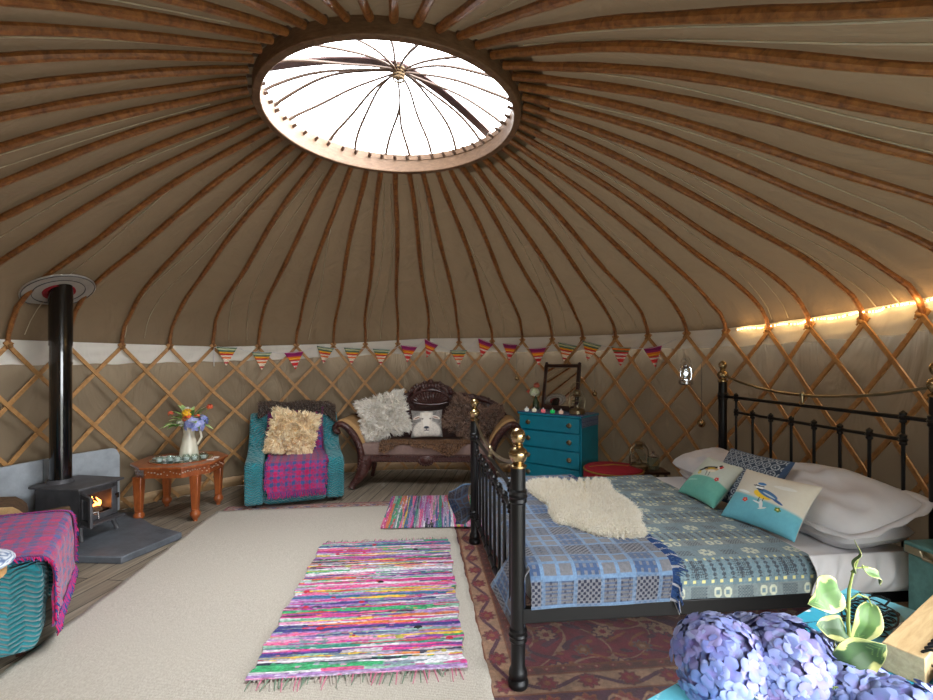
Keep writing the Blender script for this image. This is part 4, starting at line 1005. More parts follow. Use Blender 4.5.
def sheep(A, B, top):
    C = np.tile(L(150, 146, 142), (len(A), 1)); C *= (.6+.7*vnoise(A*14+30, B*14+30, 3))[:, None]
    wool = 1-sstep(np.hypot(A/.95, (B+.55)/.75), .85, 1.05); C = mixc(C, wool, L(226, 220, 210)); C *= (.82+.3*vnoise(A*20+30, B*20+30, 6))[:, None]
    for s in (-1, 1):
        X = s*A; ca, sa = math.cos(.35), math.sin(.35); p = (X-.62)*ca-(B-.40)*sa; q = (X-.62)*sa+(B-.40)*ca
        C = mixc(C, 1-sstep(np.hypot(p/.34, q/.13), .8, 1), L(236, 226, 214)); C = mixc(C, 1-sstep(np.hypot(p/.24, (q+.02)/.06), .7, 1), L(176, 140, 126))
    fw = .44-.17*np.clip((.55-B)/1.2, 0, 1); f = 1-sstep(np.abs(A)/fw, .85, 1.0); f *= (B > -.75)*sstep(.92-B, 0, .2); C = mixc(C, f, L(244, 238, 228))
    C = mixc(C, f*(np.abs(np.abs(A)-fw*.8) < .06)*.35, L(190, 176, 162)); C = mixc(C, blob(A*1.5, B, 0, .72, .34, .6)*.6, L(230, 222, 208))
    for s in (-1, 1):
        C = mixc(C, blob(A, B*1.7, s*.27, .30*1.7, .13, .5)*.6, L(170, 150, 134)); C = mixc(C, blob(A, B*1.9, s*.27, .29*1.9, .075, .2), L(26, 22, 22))
    C = mixc(C, blob(A/1.25, B, 0, -.45, .20, .4)*.75, L(176, 166, 162)); C = mixc(C, blob(A/1.5, B*1.3, 0, -.36*1.3, .13, .2), L(34, 44, 62))
    C = mixc(C, ((np.abs(A) < .02) & (B < -.4) & (B > -.58))*1., L(60, 56, 60)); C = mixc(C, ((np.abs(B+.58+.3*np.abs(A)) < .022) & (np.abs(A) < .17))*1., L(80, 70, 72))
    return mixc(C, 1.-top, L(180, 178, 172))
r_, u_ = cz(2, 20); cushion('sheep_cushion', 'small cushion printed with a white sheep\'s face, centre of the settee', 'cushion', (-.44, 5.17, .66), r_, u_, .35, .31, .12, 'printed', sheep, nn=90)
def peltf(U, V):
    x = -.50+.98*U; back = .20+.02*np.sin(U*9); front = .055+.05*np.sin(U*7.2+2.4)+.02*np.sin(U*19); front = np.where(U > .85, front-.10*(U-.85)/.15, front)
    t = V*(back+front); over = t-back
    y = np.where(over > 0, -.004, -over); z = .474-np.maximum(0, over); k = np.exp(-(over/.02)**2)
    return x, y+.006*k-.006, z+.004-.006*k
hide('fur_throw', 'brown fur pelt lying along the front edge of the settee seat', 'fur throw', peltf, 9000, .026, .005, 'furpelt', 31, 'furpeltb', (-.43, 4.95, .0), math.radians(-1), flow=(.3, -.4, 0), spread=.3, solid=.008, nu=60, nv=30, flip=True)

# ------------------------------------------------------------------ chest of drawers
CA = math.radians(-38.9); cc_, sc_ = math.cos(CA), math.sin(CA)
chest = thing('chest_of_drawers', 'turquoise painted chest of drawers in the corner behind the bed', 'chest of drawers', (.855, 4.87, 0), CA)
m = MB(); w, d, h = .73, .42, .80
m.box((0, d/2+.008, .42), (w, d-.016, .72)); m.box((0, d/2, .04), (w-.04, d-.04, .08)); m.box((0, d/2-.004, .79), (w+.016, d+.012, .022)); m.build('body', 'teal', chest, bevel=.004)
for i, z in enumerate((.17, .35, .53, .70)):
    dd = MB().box((0, .002, z), (w-.03, .018, .165 if i < 3 else .145)).build('drawer', 'teal', chest, bevel=.004)
    for x in (-.24, .24):
        m = MB(); m.lathe([(.006, 0), (.024, .001), (.026, .006), (.020, .010)], 14, (x, -.006, z), axis=Matrix.Rotation(PI/2, 3, 'X')); m.tube([(x-.028, -.010, z+.006), (x-.022, -.024, z-.004), (x, -.028, z-.008), (x+.022, -.024, z-.004), (x+.028, -.010, z+.006)], .004, 6); m.build('handle', 'tubemetal', dd)
def cp(x, y, z=.801): return (.855+cc_*x-sc_*y, 4.87+sc_*x+cc_*y, z)
def dots(U, V):
    C = np.tile(L(20, 52, 104), (len(U), 1)); x = (U*60) % 1; y = (V*42) % 1; return mixc(C, (np.hypot(x-.5, y-.5) < .26)*1., L(180, 200, 220))
def runf(U, V):
    s = -.385+1.02*U; x = np.clip(s, None, .372); ov = np.clip(s-.372, 0, 1); y = .0+.40*V
    return x+ov*.04, y-.002, .803-ov*1.0+.0015*np.sin(U*30)+ov*0
o = grid('table_runner', lambda U, V: runf(U*.455/1.02*1.02+.0, V) if False else runf(U*.86, V), 160, 60, 'printed', None, dots, solid=.003, off=-1); o.location = (.855, 4.87, .002); o.rotation_euler = (0, 0, CA); tag(o, 'dark blue dotted cloth covering the chest top and hanging at its side', 'cloth')
m = MB(); 
for i in range(36): x = -.37+.74*i/35; m.ball((x, -.006, .793), .012, 8, 5, (1, .3, 1))
m.build('scalloped_edge', 'printed2' if 'printed2' in M else plain('blue_scallop', rgb(24, 60, 116), .8), o)
# mirror
mp = Vector(cp(-.02, .27, .812)); nrm = Vector((-.62, -.76, .17)).normalized()
mr = thing('standing_mirror', 'rectangular mirror in a dark wooden frame standing on the chest', 'mirror', mp)
zz = nrm; xx = Vector((0, 0, 1)).cross(zz).normalized(); yy = zz.cross(xx); mr.rotation_euler = Matrix((xx, yy, zz)).transposed().to_euler()
m = MB()
for c, dd in (((-.20, .26, 0), (.035, .50, .03)), ((.20, .26, 0), (.035, .50, .03)), ((0, .495, 0), (.40, .035, .03)), ((0, .03, 0), (.40, .05, .03))): m.box(c, dd)
for s in (-1, 1): m.ball((s*.20, .52, 0), .02, 8, 5)
m.build('frame', 'darkwood', mr, bevel=.004)
MB().box((0, .265, .0), (.37, .43, .006)).build('glass', 'mirror', mr, smooth=False)
MB().box((0, .28, -.012), (.39, .44, .008)).build('backing', 'darkwood', mr, smooth=False)
# little tealights
for i, (x, cname, col, w_) in enumerate(((-.30, 'frosted white', (210, 214, 206), 'leftmost'), (-.205, 'cream white', (220, 214, 190), 'second from left'), (-.095, 'pink', (226, 110, 120), 'third from left'), (.015, 'bright green', (20, 190, 90), 'fourth from left'), (.115, 'pale peach', (216, 180, 160), 'rightmost'))):
    k = 'tg%d' % i; M[k] = plain('coloured_glass_%s' % cname.replace(' ', '_'), rgb(*col), .15, 0, .05, **{'Coat Weight': .5, 'Emission Color': (*rgb(*col), 1), 'Emission Strength': .25})
    t = thing('tealight_holder', 'small %s glass tealight on the chest, %s of five' % (cname, w_), 'tealight holder', cp(x, .06, .806), 0, 'coloured tealights on the chest')
    MB().lathe([(.0005, 0), (.02, .0), (.026, .012), (.024, .028), (.016, .036), (.0005, .036)], 16).build('cup', k, t)
    MB().lathe([(.010, .034), (.008, .045), (.0005, .056)], 10).build('candle', 'white', t)
def lantern(label, loc, s, metal, lit=False, rz=0, group=None, bail=True):
    t = thing('hurricane_lantern', label, 'lantern', loc, rz, group)
    S = lambda P: [(r*s, z*s) for r, z in P]
    MB().lathe(S([(.0005, 0), (.075, 0), (.085, .012), (.085, .045), (.07, .062), (.035, .07), (.03, .085), (.0005, .085)]), 24).build('tank', metal, t)
    MB().lathe(S([(.03, .085), (.045, .09), (.062, .12), (.06, .15), (.04, .19), (.036, .20)]), 20).build('globe', 'glass', t)
    MB().lathe(S([(.045, .20), (.05, .205), (.03, .225), (.034, .235), (.034, .25), (.05, .256), (.03, .27), (.0005, .28)]), 20).build('chimney', metal, t)
    f = MB()
    for q in (-1, 1): f.tube([(q*.07*s, 0, .05*s), (q*.095*s, 0, .08*s), (q*.10*s, 0, .14*s), (q*.09*s, 0, .20*s), (q*.05*s, 0, .24*s)], .006*s, 8)
    for h in (.10, .15): f.tube([(.063*s*math.cos(2*PI*j/16), .063*s*math.sin(2*PI*j/16), h*s) for j in range(16)], .0025*s, 5, closed=True)
    f.build('frame', metal, t)
    if bail: MB().tube([(.098*s*math.cos(w), .0, (.20+.16*math.sin(w))*s) for w in [PI*j/12 for j in range(13)]], .003*s, 6).build('bail_handle', metal, t)
    if lit: MB().ball((0, 0, .14*s), .022*s, 10, 6).build('bulb', 'ledlamp', t)
    else: MB().tube([(0, 0, .085*s), (0, 0, .105*s)], .012*s, 8).build('burner', metal, t)
    return t
lantern('unlit old metal hurricane lantern standing on the chest beside the mirror', cp(.265, .12, .806), .92, 'tubemetal', rz=.3, group=None)
# bottle with flowers
bt = thing('bottle_vase', 'small dark green bottle holding a pale flower beside the mirror', 'vase', cp(-.31, .27, .806))
M['greenglass'] = plain('green_bottle', rgb(46, 66, 40), .12, 0, .1, **{'Coat Weight': .6})
MB().lathe([(.0005, 0), (.034, 0), (.036, .01), (.036, .085), (.02, .115), (.015, .15), (.018, .155), (.012, .155)], 18).build('body', 'greenglass', bt)
b = petalball('garden_flower', 'pale green-white flower in the bottle on the chest', cp(-.32, .26, .806+.19), .05, 46, [rgb(206, 216, 176), rgb(226, 230, 204)], 'flower', 31, .026)
MB().tube([(0, 0, 0), (.002, 0, -.1)], .003, 5).build('stem', 'stem', b)
b = petalball('garden_flower', 'small orange bloom above the pale flower on the chest', cp(-.30, .27, .806+.27), .028, 22, [rgb(190, 96, 60)], 'flower', 32, .02); MB().tube([(0, 0, 0), (.002, 0, -.16)], .003, 5).build('stem', 'stem', b)
b = petalball('garden_flower', 'small orange bloom left of the pale flower on the chest', cp(-.39, .25, .806+.20), .018, 16, [rgb(214, 90, 30)], 'flower', 33, .015); MB().tube([(0, 0, 0), (.06, .01, -.1)], .003, 5).build('stem', 'stem', b)

# red ottoman, lanterns behind the bed
ot = thing('pouffe', 'round red pouffe with gold piping between chest and bed', 'pouffe', (1.34, 4.26, 0))
MB().lathe([(.0005, .0), (.25, .0), (.265, .02), (.265, .36), (.25, .385), (.15, .40), (.0005, .405)], 36).build('body', 'redfabric', ot)
MB().tube([(.262*math.cos(2*PI*j/36), .262*math.sin(2*PI*j/36), .368) for j in range(36)], .008, 6, closed=True).build('piping', 'gold', ot)
MB().tube([(-.22*1, 0, .389), (0, 0, .411), (.22, 0, .389)], .006, 6).build('gold_braid', 'gold', ot)
bn = thing('stool', 'low dark wooden stool behind the bed carrying a lantern and glass jar', 'stool', (1.66, 4.28, 0))
MB().box((0, 0, .35), (.32, .24, .025)).build('seat', 'darkwood', bn, bevel=.005)
for x in (-.13, .13):
    for y in (-.09, .09): MB().tube([(x, y, .34), (x*1.1, y*1.1, 0)], [.015, .012], 8).build('leg', 'darkwood', bn)
lantern('dark unlit lantern on the low stool beside the red pouffe', (1.575, 4.26, .3635), .95, 'tubemetal', rz=.2, bail=False)
jr = thing('glass_jar', 'lidded glass jar right of the dark lantern behind the bed', 'jar', (1.71, 4.27, .3635))
MB().lathe([(.0005, 0), (.05, 0), (.056, .01), (.056, .10), (.045, .115), (.042, .115), (.05, .10), (.05, .012), (.0005, .01)], 22).build('body', 'glass', jr)
MB().lathe([(.05, .116), (.052, .125), (.03, .14), (.012, .147), (.012, .155), (.016, .165), (.0005, .172)], 18).build('lid', 'chrome', jr)

# ------------------------------------------------------------------ things on the trellis
hl = lantern('lit silver hurricane lantern hanging on the trellis above the bed', (1.83, 4.02, 1.165), .72, 'chrome', True, .4)
hl.location = Vector(cyl(31.3-1.2, 2.86, 1.14))
MB().tube([(0, 0, .22), (.015, .03, .24), (.03, .06, .23)], .003, 6).build('hook', 'blackwire', hl)
for i, (px, zc, nm) in enumerate(((705, .80, 'gold bauble hanging lowest, between the lit lantern and headboard'), (600, 1.00, 'gold bauble hanging from the trellis right of the chest'), (519, 1.15, 'gold bauble hanging above the chest\'s left corner'))):
    az = {705: 27.6, 600: 50.0, 519: 68.3}[px]; p = cyl(az, 2.90, zc)
    t = thing('bauble', nm, 'bauble', p)
    MB().ball((0, 0, 0), .034 if i == 0 else .026, 14, 9, (1, 1, 1.1)).build('globe', 'brass', t)
    MB().tube([(0, 0, .03), (0, 0, (.55 if i == 0 else .35))], .0022, 5).build('cord', 'blackwire', t)
    MB().lathe([(.012, .028), (.012, .04), (.004, .044)], 10).build('cap', 'brass', t)
# bunting
bu = thing('bunting', 'string of sixteen striped knitted pennants along the trellis top', 'bunting', (0, 0, 0))
fx = [227, 262, 294, 325.5, 352.5, 381.5, 409, 431.5, 458.5, 486, 510, 537.5, 567.5, 592, 621, 652.5]; fy = [347, 352, 352, 347, 348, 349, 346, 342, 350, 341, 344, 348, 344, 343, 347, 347]
def rayaz(px, r):
    d = (px-466.5)/466.5; A = 1+d*d; B = -2*(CY+d*CX); Cc = CX*CX+CY*CY-r*r; t = (-B+math.sqrt(B*B-4*A*Cc))/2/A; return d*t, t
stripe = {'g': [(70, 110, 90), (196, 200, 160), (230, 110, 30), (240, 170, 40), (206, 40, 40), (240, 220, 200), (200, 30, 40)], 'm': [(170, 30, 110), (130, 20, 90), (120, 130, 90), (240, 120, 30), (250, 180, 50), (214, 40, 40), (240, 220, 210)]}
tops = []
for i, (px, py) in enumerate(zip(fx, fy)):
    x, y = rayaz(px, 2.90); z = CAMZ+(360.5-py)/466.5*y; tw = [.1, 0, .05, -.5, .25, .0, .35, .7, -.1, .6, -.35, -.1, .5, .7, .1, -.1][i]
    out = math.atan2(y-CY, x-CX); wd = .105; ht = .195; ro = [.02, 0, -.1, .15, .05, .05, .1, .32, .0, .3, .1, -.05, .2, .25, .05, -.12][i]
    key = 'g' if i in (0, 1, 3, 4, 5, 8, 12, 13) else 'm'; cols = np.array([L(*c) for c in stripe[key]])
    if i == 14: cols = cols[[2, 3, 3, 5, 6, 5, 6]]
    def ff(U, V):
        hw = wd*(1-V)+.002; return (U-.5)*2*hw, .012*np.sin(U*PI)*np.sin(V*2.5)+.01*V, -V*ht
    def cf(U, V): k = np.clip((V*11).astype(int), 0, 10); k = np.minimum(k//1, 10); mp_ = np.array([0, 1, 0, 3, 4, 5, 2 if key == 'g' else 6, 5, 5, 6, 5]); return cols[np.clip(mp_[k], 0, 6)]*(.85+.3*((U*40+V*20).astype(int) % 2))[:, None]
    o = grid('pennant', ff, 12, 45, 'cloth', bu, cf, solid=.004); ML = Matrix.Translation((x, y, z)) @ Matrix.Rotation(out-PI/2+tw, 4, 'Z') @ Matrix.Rotation(ro, 4, 'Y'); o.matrix_basis = ML
    for s in (-1, 1): tops.append(ML @ Vector((s*wd, 0, 0)))
x, y = rayaz(214, 2.92); pts = [Vector((x, y, 1.49))]
for a, b in zip(tops, tops[1:]): pts += [a, a.lerp(b, .5)-Vector((0, 0, .008))]
x, y = rayaz(676, 2.93); pts += [tops[-1], Vector((x, y, 1.56))]
MB().tube(pts, .003, 5).build('string', 'white', bu)
x, y = rayaz(214, 2.93); MB().tube([(x, y, 1.49), (x, y, 1.30)], .004, 5).build('string_end', 'white', bu)
# fairy light wire along the band
pts = []
for j in range(90):
    az = 21.6-36*j/89; pts.append(cyl(az, 2.965-.01*math.sin(j*.7)-.012*(j % 7 == 0), float(np.interp(az, [-14, -6, 4, 12, 21.6], [1.70, 1.685, 1.655, 1.635, 1.618]))+.006*math.sin(j*.45)))
fw = thing('fairy_lights', 'glowing warm string of fairy lights along the white band at right', 'fairy lights', (0, 0, 0))
MB().tube(pts, .0028, 5).build('wire', 'gold', fw)
m = MB(); 
for p in pts[::1]: m.ball(p, .0055, 6, 4)
b = m.build('bulb', 'rope', fw); b['kind'] = 'stuff'

for k in range(11):
    p = pts[4+k*8]; l = bpy.data.lights.new('fairy_glow', 'POINT'); l.color = (1, .62, .25); l.energy = .2; l.shadow_soft_size = .012
    c = Vector((CX, CY, p[2])); lo = bpy.data.objects.new('fairy_glow', l); COL.objects.link(lo); lo.location = Vector(p)+(c-Vector(p))   .normalized()*.05+Vector((0, 0, .0))
l = bpy.data.lights.new('lantern_glow', 'POINT'); l.color = (.85, .92, 1); l.energy = .3; l.shadow_soft_size = .02
lo = bpy.data.objects.new('lantern_glow', l); COL.objects.link(lo); lo.location = hl.location+Vector((0, 0, .10))
# ------------------------------------------------------------------ the bed
BA = math.atan2(2.144-1.945, 2.167-.215); BL, BW = 1.962, 1.527
BO = (.215, 1.945, 0)
def bp_(u, v, z): return Vector((BO[0]+math.cos(BA)*u-math.sin(BA)*v, BO[1]+math.sin(BA)*u+math.cos(BA)*v, z))
bed = thing('iron_bed', 'black iron double bed with brass ball finials', 'bed', BO, BA)
def post(u, v, ztop_, rails, big):
    p = MB().lathe([(.036, 0), (.043, .012), (.043, .03), (.034, .042), (.040, .055), (.036, .075), (.029, .09), (.031, .20), (.031, ztop_)], 20, (u, v, 0)).build('bed_post', 'iron', bed)
    for z in rails: MB().lathe([(.031, z-.03), (.038, z-.022), (.036, z-.008), (.041, z), (.036, z+.008), (.038, z+.022), (.031, z+.03)], 18, (u, v, 0)).build('collar', 'iron', p)
    k = 1.0
    MB().lathe([(.031, ztop_), (.036, ztop_+.004), (.036, ztop_+.012), (.022, ztop_+.02), (.030, ztop_+.032), (.040, ztop_+.052), (.041, ztop_+.062), (.034, ztop_+.078), (.018, ztop_+.09), (.022, ztop_+.096), (.016, ztop_+.102),
                (.024, ztop_+.110), (.031, ztop_+.128), (.031, ztop_+.140), (.024, ztop_+.156), (.010, ztop_+.166), (.0005, ztop_+.168)], 22, (u, v, 0)).build('finial', 'brass', p)
    return p
post(0, 0, .912, (.22, .796), 1); post(0, BW, .912, (.22, .796), 1)
post(BL, 0, 1.19, (.27, 1.08), 1); post(BL, BW, 1.19, (.27, 1.08), 1)
def end(u, zt, z2, zlow, swz, mid, nin, name):
    v0, v1 = .155, BW-.155
    MB().tube([(u, 0, zt), (u, BW, zt)], .0115, 10).build('top_rail', 'iron', bed)
    MB().tube([(u, v0, z2), (u, v1, z2)], .010, 10).build('cross_rail', 'iron', bed)
    MB().tube([(u, 0, zlow), (u, BW, zlow)], .013, 10).build('bottom_rail', 'iron', bed)
    for i in range(nin+2):
        v = v0+(v1-v0)*i/(nin+1); zz = zt if i in (0, nin+1) else z2
        m = MB(); m.tube([(u, v, zlow), (u, v, zz)], .0085, 8)
        for z in ((z2, zt) if i in (0, nin+1) else (z2,)): m.lathe([(.009, -.03), (.017, -.022), (.014, -.01), (.021, 0), (.014, .01), (.017, .022), (.006, .032), (.0005, .036)], 10, (u, v, z))
        m.lathe([(.009, -.02), (.018, 0), (.009, .02)], 10, (u, v, zlow)); m.build('spindle', 'iron', bed)
    pts = []
    for i in range(25):
        t = i/24; v = BW*t; pts.append((u, v, mid+(swz-mid)*abs(2*t-1)**2.0))
    MB().tube(pts, .0088, 8).build('swag_bar', 'tubemetal', bed)
    MB().lathe([(.010, zt), (.016, zt+.01), (.009, zt+.02), (.013, mid-.012), (.014, mid+.012), (.006, mid+.022), (.0005, mid+.024)], 12, (u, BW/2, 0)).build('swag_clip', 'tubemetal', bed)
end(0, .796, .70, .22, .94, .845, 7, 'foot'); end(BL, 1.08, .97, .30, 1.245, 1.143, 6, 'head')
for v in (-.012, BW+.012): MB().box((BL/2, v, .305), (BL-.03, .028, .062)).build('side_rail', 'iron', bed, bevel=.003)
for i in range(12): MB().box((.1+i*(BL-.2)/11, BW/2, .318), (.06, BW-.02, .014)).build('bed_slat', 'darkwood', bed, smooth=False)
# mattress under its white sheet
TOPZ = .475
m = MB(); m.box((BL/2+.0, BW/2, .40), (BL-.09, BW-.03, .142)); o = m.build('mattress', 'white', bevel=.045, seg=5); o.location = BO; o.rotation_euler = (0, 0, BA); tag(o, 'mattress covered in a white sheet on the black iron bed', 'mattress')
def drapef(v_lo, v_hi, top, r, bottom):
    # flattened coordinate s -> (v, z); s = 0 at v_lo side hem
    hang = top-bottom-r; prof = [(v_lo, bottom), (v_lo, top-r)]
    for i in range(1, 9): a = PI/2*i/8; prof.append((v_lo+r-r*math.cos(a), top-r+r*math.sin(a)))
    for i in range(0, 9): a = PI/2*i/8; prof.append((v_hi-r+r*math.sin(a), top-r+r*math.cos(a)))
    prof.append((v_hi, bottom)); P = np.array(prof); s = np.concatenate([[0], np.cumsum(np.hypot(*np.diff(P, axis=0).T))]); return P, s
def bedcloth(name, label, u0, u1, off, col, nu, nv, bottom, mat='cloth', jag=None, wr=.004, seed=1, rr=.07):
    P, s = drapef(-.012-off, BW+.012+off, TOPZ+off, rr, bottom); tot = s[-1]
    def f(U, V):
        t = V*tot; v = np.interp(t, s, P[:, 0]); z = np.interp(t, s, P[:, 1]); u = u0+(u1-u0)*U
        n = (vnoise(u*5+20, t*5+20, seed)-.5); n2 = vnoise(u*14+20, t*9+20, seed+1)-.5
        side = (z < TOPZ-.02)
        z2 = z+np.where(side, 0, wr*1.3*n+wr*.6*n2); v2 = v+np.where(side, np.where(t < tot/2, -1, 1)*np.abs(wr*2.2*n), 0)
        if jag is not None: u = u+jag(V)*U
        return u, v2, z2
    o = grid(name, f, nu, nv, mat, None, (lambda U, V: col(u0+(u1-u0)*U, V*tot)), solid=.006, off=1); o.location = BO; o.rotation_euler = (0, 0, BA); return o, P, s, tot
def sq(x, y, cx, cy, hx, hy): return ((np.abs(x-cx) < hx) & (np.abs(y-cy) < hy))*1.
def spread(u, t):
    base = L(104, 128, 138); C = np.tile(base, (len(u), 1)); grey = L(136, 138, 130); dk = L(52, 62, 72); cr = L(196, 200, 178); ye = L(214, 208, 140); te = L(84, 122, 140)
    P_ = .30; y = (t+.02) % P_; W_ = .21; row = np.floor((t+.02)/P_); x = (u+.105*(row % 2)) % W_
    C = mixc(C, ((y > .02) & (y < .075))*.45, grey)
    # octagon pairs
    for cx in (.03, .075): 
        d = np.maximum(np.abs(x-cx)/.017, np.abs(y-.045)/.022); C = mixc(C, ((d < 1) & (np.abs(x-cx)/.017+np.abs(y-.045)/.022 < 1.5))*1., cr); C = mixc(C, sq(x, y, cx, .045, .008, .010), base*1.1)
    C = mixc(C, sq(x, y, .155, .045, .036, .026)*((((u*150).astype(int)+(t*150).astype(int)) % 2) == 0), dk*1.3)
    # yellow squares
    C = mixc(C, (((u % .042) < .014) & (np.abs(y-.092) < .0075))*1., ye); C = mixc(C, (((u % .042) < .010) & (np.abs(y-.185) < .006))*.9, ye)
    # dark chain columns and hatched blocks
    ch = (np.abs((u % .042)-.020) < .010*np.abs(np.sin(t*2*PI/.036)))&(y > .10)&(y < .178); C = mixc(C, ch*1., dk*1.2)
    hb = sq(x, y, .155, .14, .034, .034)*((((u*110+t*110).astype(int)+(u*110-t*110+900).astype(int)) % 2) == 0); C = mixc(C, hb, dk)
    # flower crosses
    for cx, cy in ((.055, .243), (.16, .243)):
        fx_, fy_ = np.abs(x-cx), np.abs(y-cy); pet = ((fx_ < .010) & (fy_ < .034) & (fy_ > .008)) | ((fy_ < .010) & (fx_ < .036) & (fx_ > .010)) | ((np.abs(fx_-.023) < .008) & (np.abs(fy_-.020) < .006))
        C = mixc(C, pet*(1. if cx < .1 else 0.), cr)
    C = mixc(C, sq(x, y, .16, .243, .034, .026)*((((u*130).astype(int)+(t*130).astype(int)) % 2) == 0), dk)
    C = mixc(C, (vnoise(u*500, t*500, 2) > .72)*.25, L(170, 176, 170))
    return C
o, _, _, _ = bedcloth('bedspread', 'teal grey tapestry bedspread with cream flowers and yellow squares', .45, 1.345, .006, spread, 330, 560, .338, seed=4, wr=.006); tag(o, o.name and 'teal grey tapestry bedspread with cream flowers and yellow squares', 'bedspread')
def footblanket(u, t):
    lb = L(104, 132, 164); mb_ = L(58, 82, 120); nv = L(24, 30, 54); gr = L(108, 108, 114); C = np.tile(mb_, (len(u), 1))
    x = (u+.02) % .25; y = (t-.005) % .235
    chk = (np.sin(u*2*PI/.024)*np.sin(t*2*PI/.024) > .1)
    C = mixc(C, (x < .115)*(y < .11)*1., gr); C = mixc(C, ((x < .115) & (y < .11) & chk)*1., nv)
    r2_ = (x >= .115) & (y < .11); C = mixc(C, r2_*1., gr*.85); C = mixc(C, (r2_ & (np.abs(np.sin(t*2*PI/.030)) < .45))*.8, mb_*.8); C = mixc(C, (r2_ & (np.sin(u*2*PI/.03) > .4) & chk)*.7, nv)
    r3 = (x < .115) & (y >= .11); C = mixc(C, r3*1., mb_*.9); C = mixc(C, (r3 & (np.sin(u*2*PI/.03) > .2) & (np.sin(t*2*PI/.03) > -.3))*.8, gr); 
    r4 = (x >= .115) & (y >= .11); C = mixc(C, r4*1., gr*.95)
    for q in (0, .115, .183): C = mixc(C, ((np.abs(x-q) < .008) | ((q == 0) & (x > .243)))*(.55+.45*(y >= .11)), lb*.95)
    for q in (0, .11, .172): C = mixc(C, ((np.abs(y-q) < .0075) | ((q == 0) & (y > .229)))*(.55+.45*(x >= .115)), lb*.95)
    return C*(.85+.3*vnoise(u*300, t*300, 2))[:, None]
o, P_, s_, tot_ = bedcloth('foot_blanket', '', .045, .645, .018, footblanket, 260, 620, .34, seed=9, wr=.010, jag=lambda V: .03*np.sin(V*9)+.02*V)
tag(o, 'blue checked woven blanket with fringe across the foot of the bed', 'blanket')
m = MB(); r_ = random.Random(8)
for i in range(560):
    t = tot_*i/559; v = float(np.interp(t, s_, P_[:, 0])); z = float(np.interp(t, s_, P_[:, 1])); u = .645+.03*math.sin(i/559*9)+.02*i/559
    side = z < TOPZ-.03; l = r_.uniform(.045, .075); vo = -.006 if t < tot_/2 else .006
    a = Vector((u, v, z+.004)); b = a+Vector((l*.5, r_.uniform(-.012, .012)+(vo if side else 0), .004 if not side else -.01)); c = a+Vector((l*(.9 if not side else .6), r_.uniform(-.02, .02)+(vo*2 if side else 0), -.006 if not side else -.05))
    m.tube([a, b, c], [.0035, .003, .0018], 4, mi=0 if (i//4) % 5 else 1)
M['frb'] = plain('blue_fringe', rgb(26, 58, 104), .9); M['frg'] = plain('grey_fringe', rgb(150, 150, 156), .9); m.build('fringe', ['frb', 'frg'], o)
# the foot end of the blanket hanging down inside the footboard
def endf(U, V):
    v = -.02+(BW+.04)*U; z = TOPZ+.022-.24*V; return .045-.022*np.sin(np.clip(V*5, 0, 1)*PI/2)+.006*np.sin(v*21)*V, v, z+.0*v-np.where(V < .1, 0, 0)
grid('hanging_fold', endf, 200, 60, 'cloth', o, lambda U, V: footblanket(-.24*V+.9, U*BW+.14), solid=.006, off=0)
# a corner of it poking out past the far foot post
def cornf(U, V): return -.03-.16*U*(1-.3*V)-.02*np.sin(V*6), BW-.02+.10*V+.03*U, .45-.30*V-.05*U+.012*np.sin(V*9+U*5)
grid('blanket_corner', cornf, 40, 60, 'cloth', o, lambda U, V: footblanket(U*.2+.1, V*.4), solid=.006, off=0)
def cornn(U, V): return .02-.09*U*V, .04+.26*U, .42-.27*V*(.5+.5*(1-U))+.0*U
grid('blanket_corner', cornn, 40, 50, 'cloth', o, lambda U, V: footblanket(U*.26+.1, V*.3), solid=.006, off=0)
# sheepskin
OUT = [(525, 483), (545, 479), (575, 482), (607, 478), (611, 493), (625, 500), (641, 515), (636, 522), (646, 533), (640, 538), (612, 538), (590, 534), (572, 526), (556, 524), (549, 513), (552, 508), (530, 493)]
def topix(px, py, z): D = 466.5*(CAMZ-z)/(py-360.5); return np.array([(px-466.5)/466.5*D, D])
W_ = np.array([topix(x, y, .505) for x, y in OUT]); cen = W_.mean(0)
# smoothed outline
for _ in range(2):
    q = .75*W_+.25*np.roll(W_, -1, 0); w = .25*W_+.75*np.roll(W_, -1, 0); W_ = np.stack([q, w], 1).reshape(-1, 2)
k = len(W_); rings = 16; Pp = []; 
for j in range(rings+1):
    f = j/rings
    for i in range(k): p = cen+(W_[i]-cen)*f; Pp.append((p[0], p[1], .498+.014*(1-f**4)+.006*vnoise(np.array([p[0]*9+30]), np.array([p[1]*9+30]), 3)[0]))
Pp = np.array(Pp); Ff = [(j*k+i, j*k+(i+1) % k, (j+1)*k+(i+1) % k, (j+1)*k+i) for j in range(rings) for i in range(k)]
sk = raw('sheepskin', Pp, Ff, 'furcreamb', None, solid=.008, off=-1); tag(sk, 'cream sheepskin lying across the foot of the bed', 'sheepskin')
area_idx = np.random.RandomState(1).randint(0, len(W_), 44000); fr_ = np.sqrt(np.random.RandomState(2).rand(44000))
SP = cen+(W_[area_idx]-cen)*fr_[:, None]; SP = np.column_stack([SP, .506+.006*(1-fr_**4)]); SN = np.column_stack([(SP[:, :2]-cen)*.5*fr_[:, None]**3*3, np.ones(44000)*.8]); SN /= np.linalg.norm(SN, axis=1)[:, None]
M['furcreams'] = furmat('cream_sheepskin', rgb(238, 230, 212), rgb(252, 249, 240))
f = fur('fur', SP, SN, 44000, .030, .0035, 'furcreams', sk, 5, .38, .25, 0, (.25, -.3, 0)); f['kind'] = 'stuff'
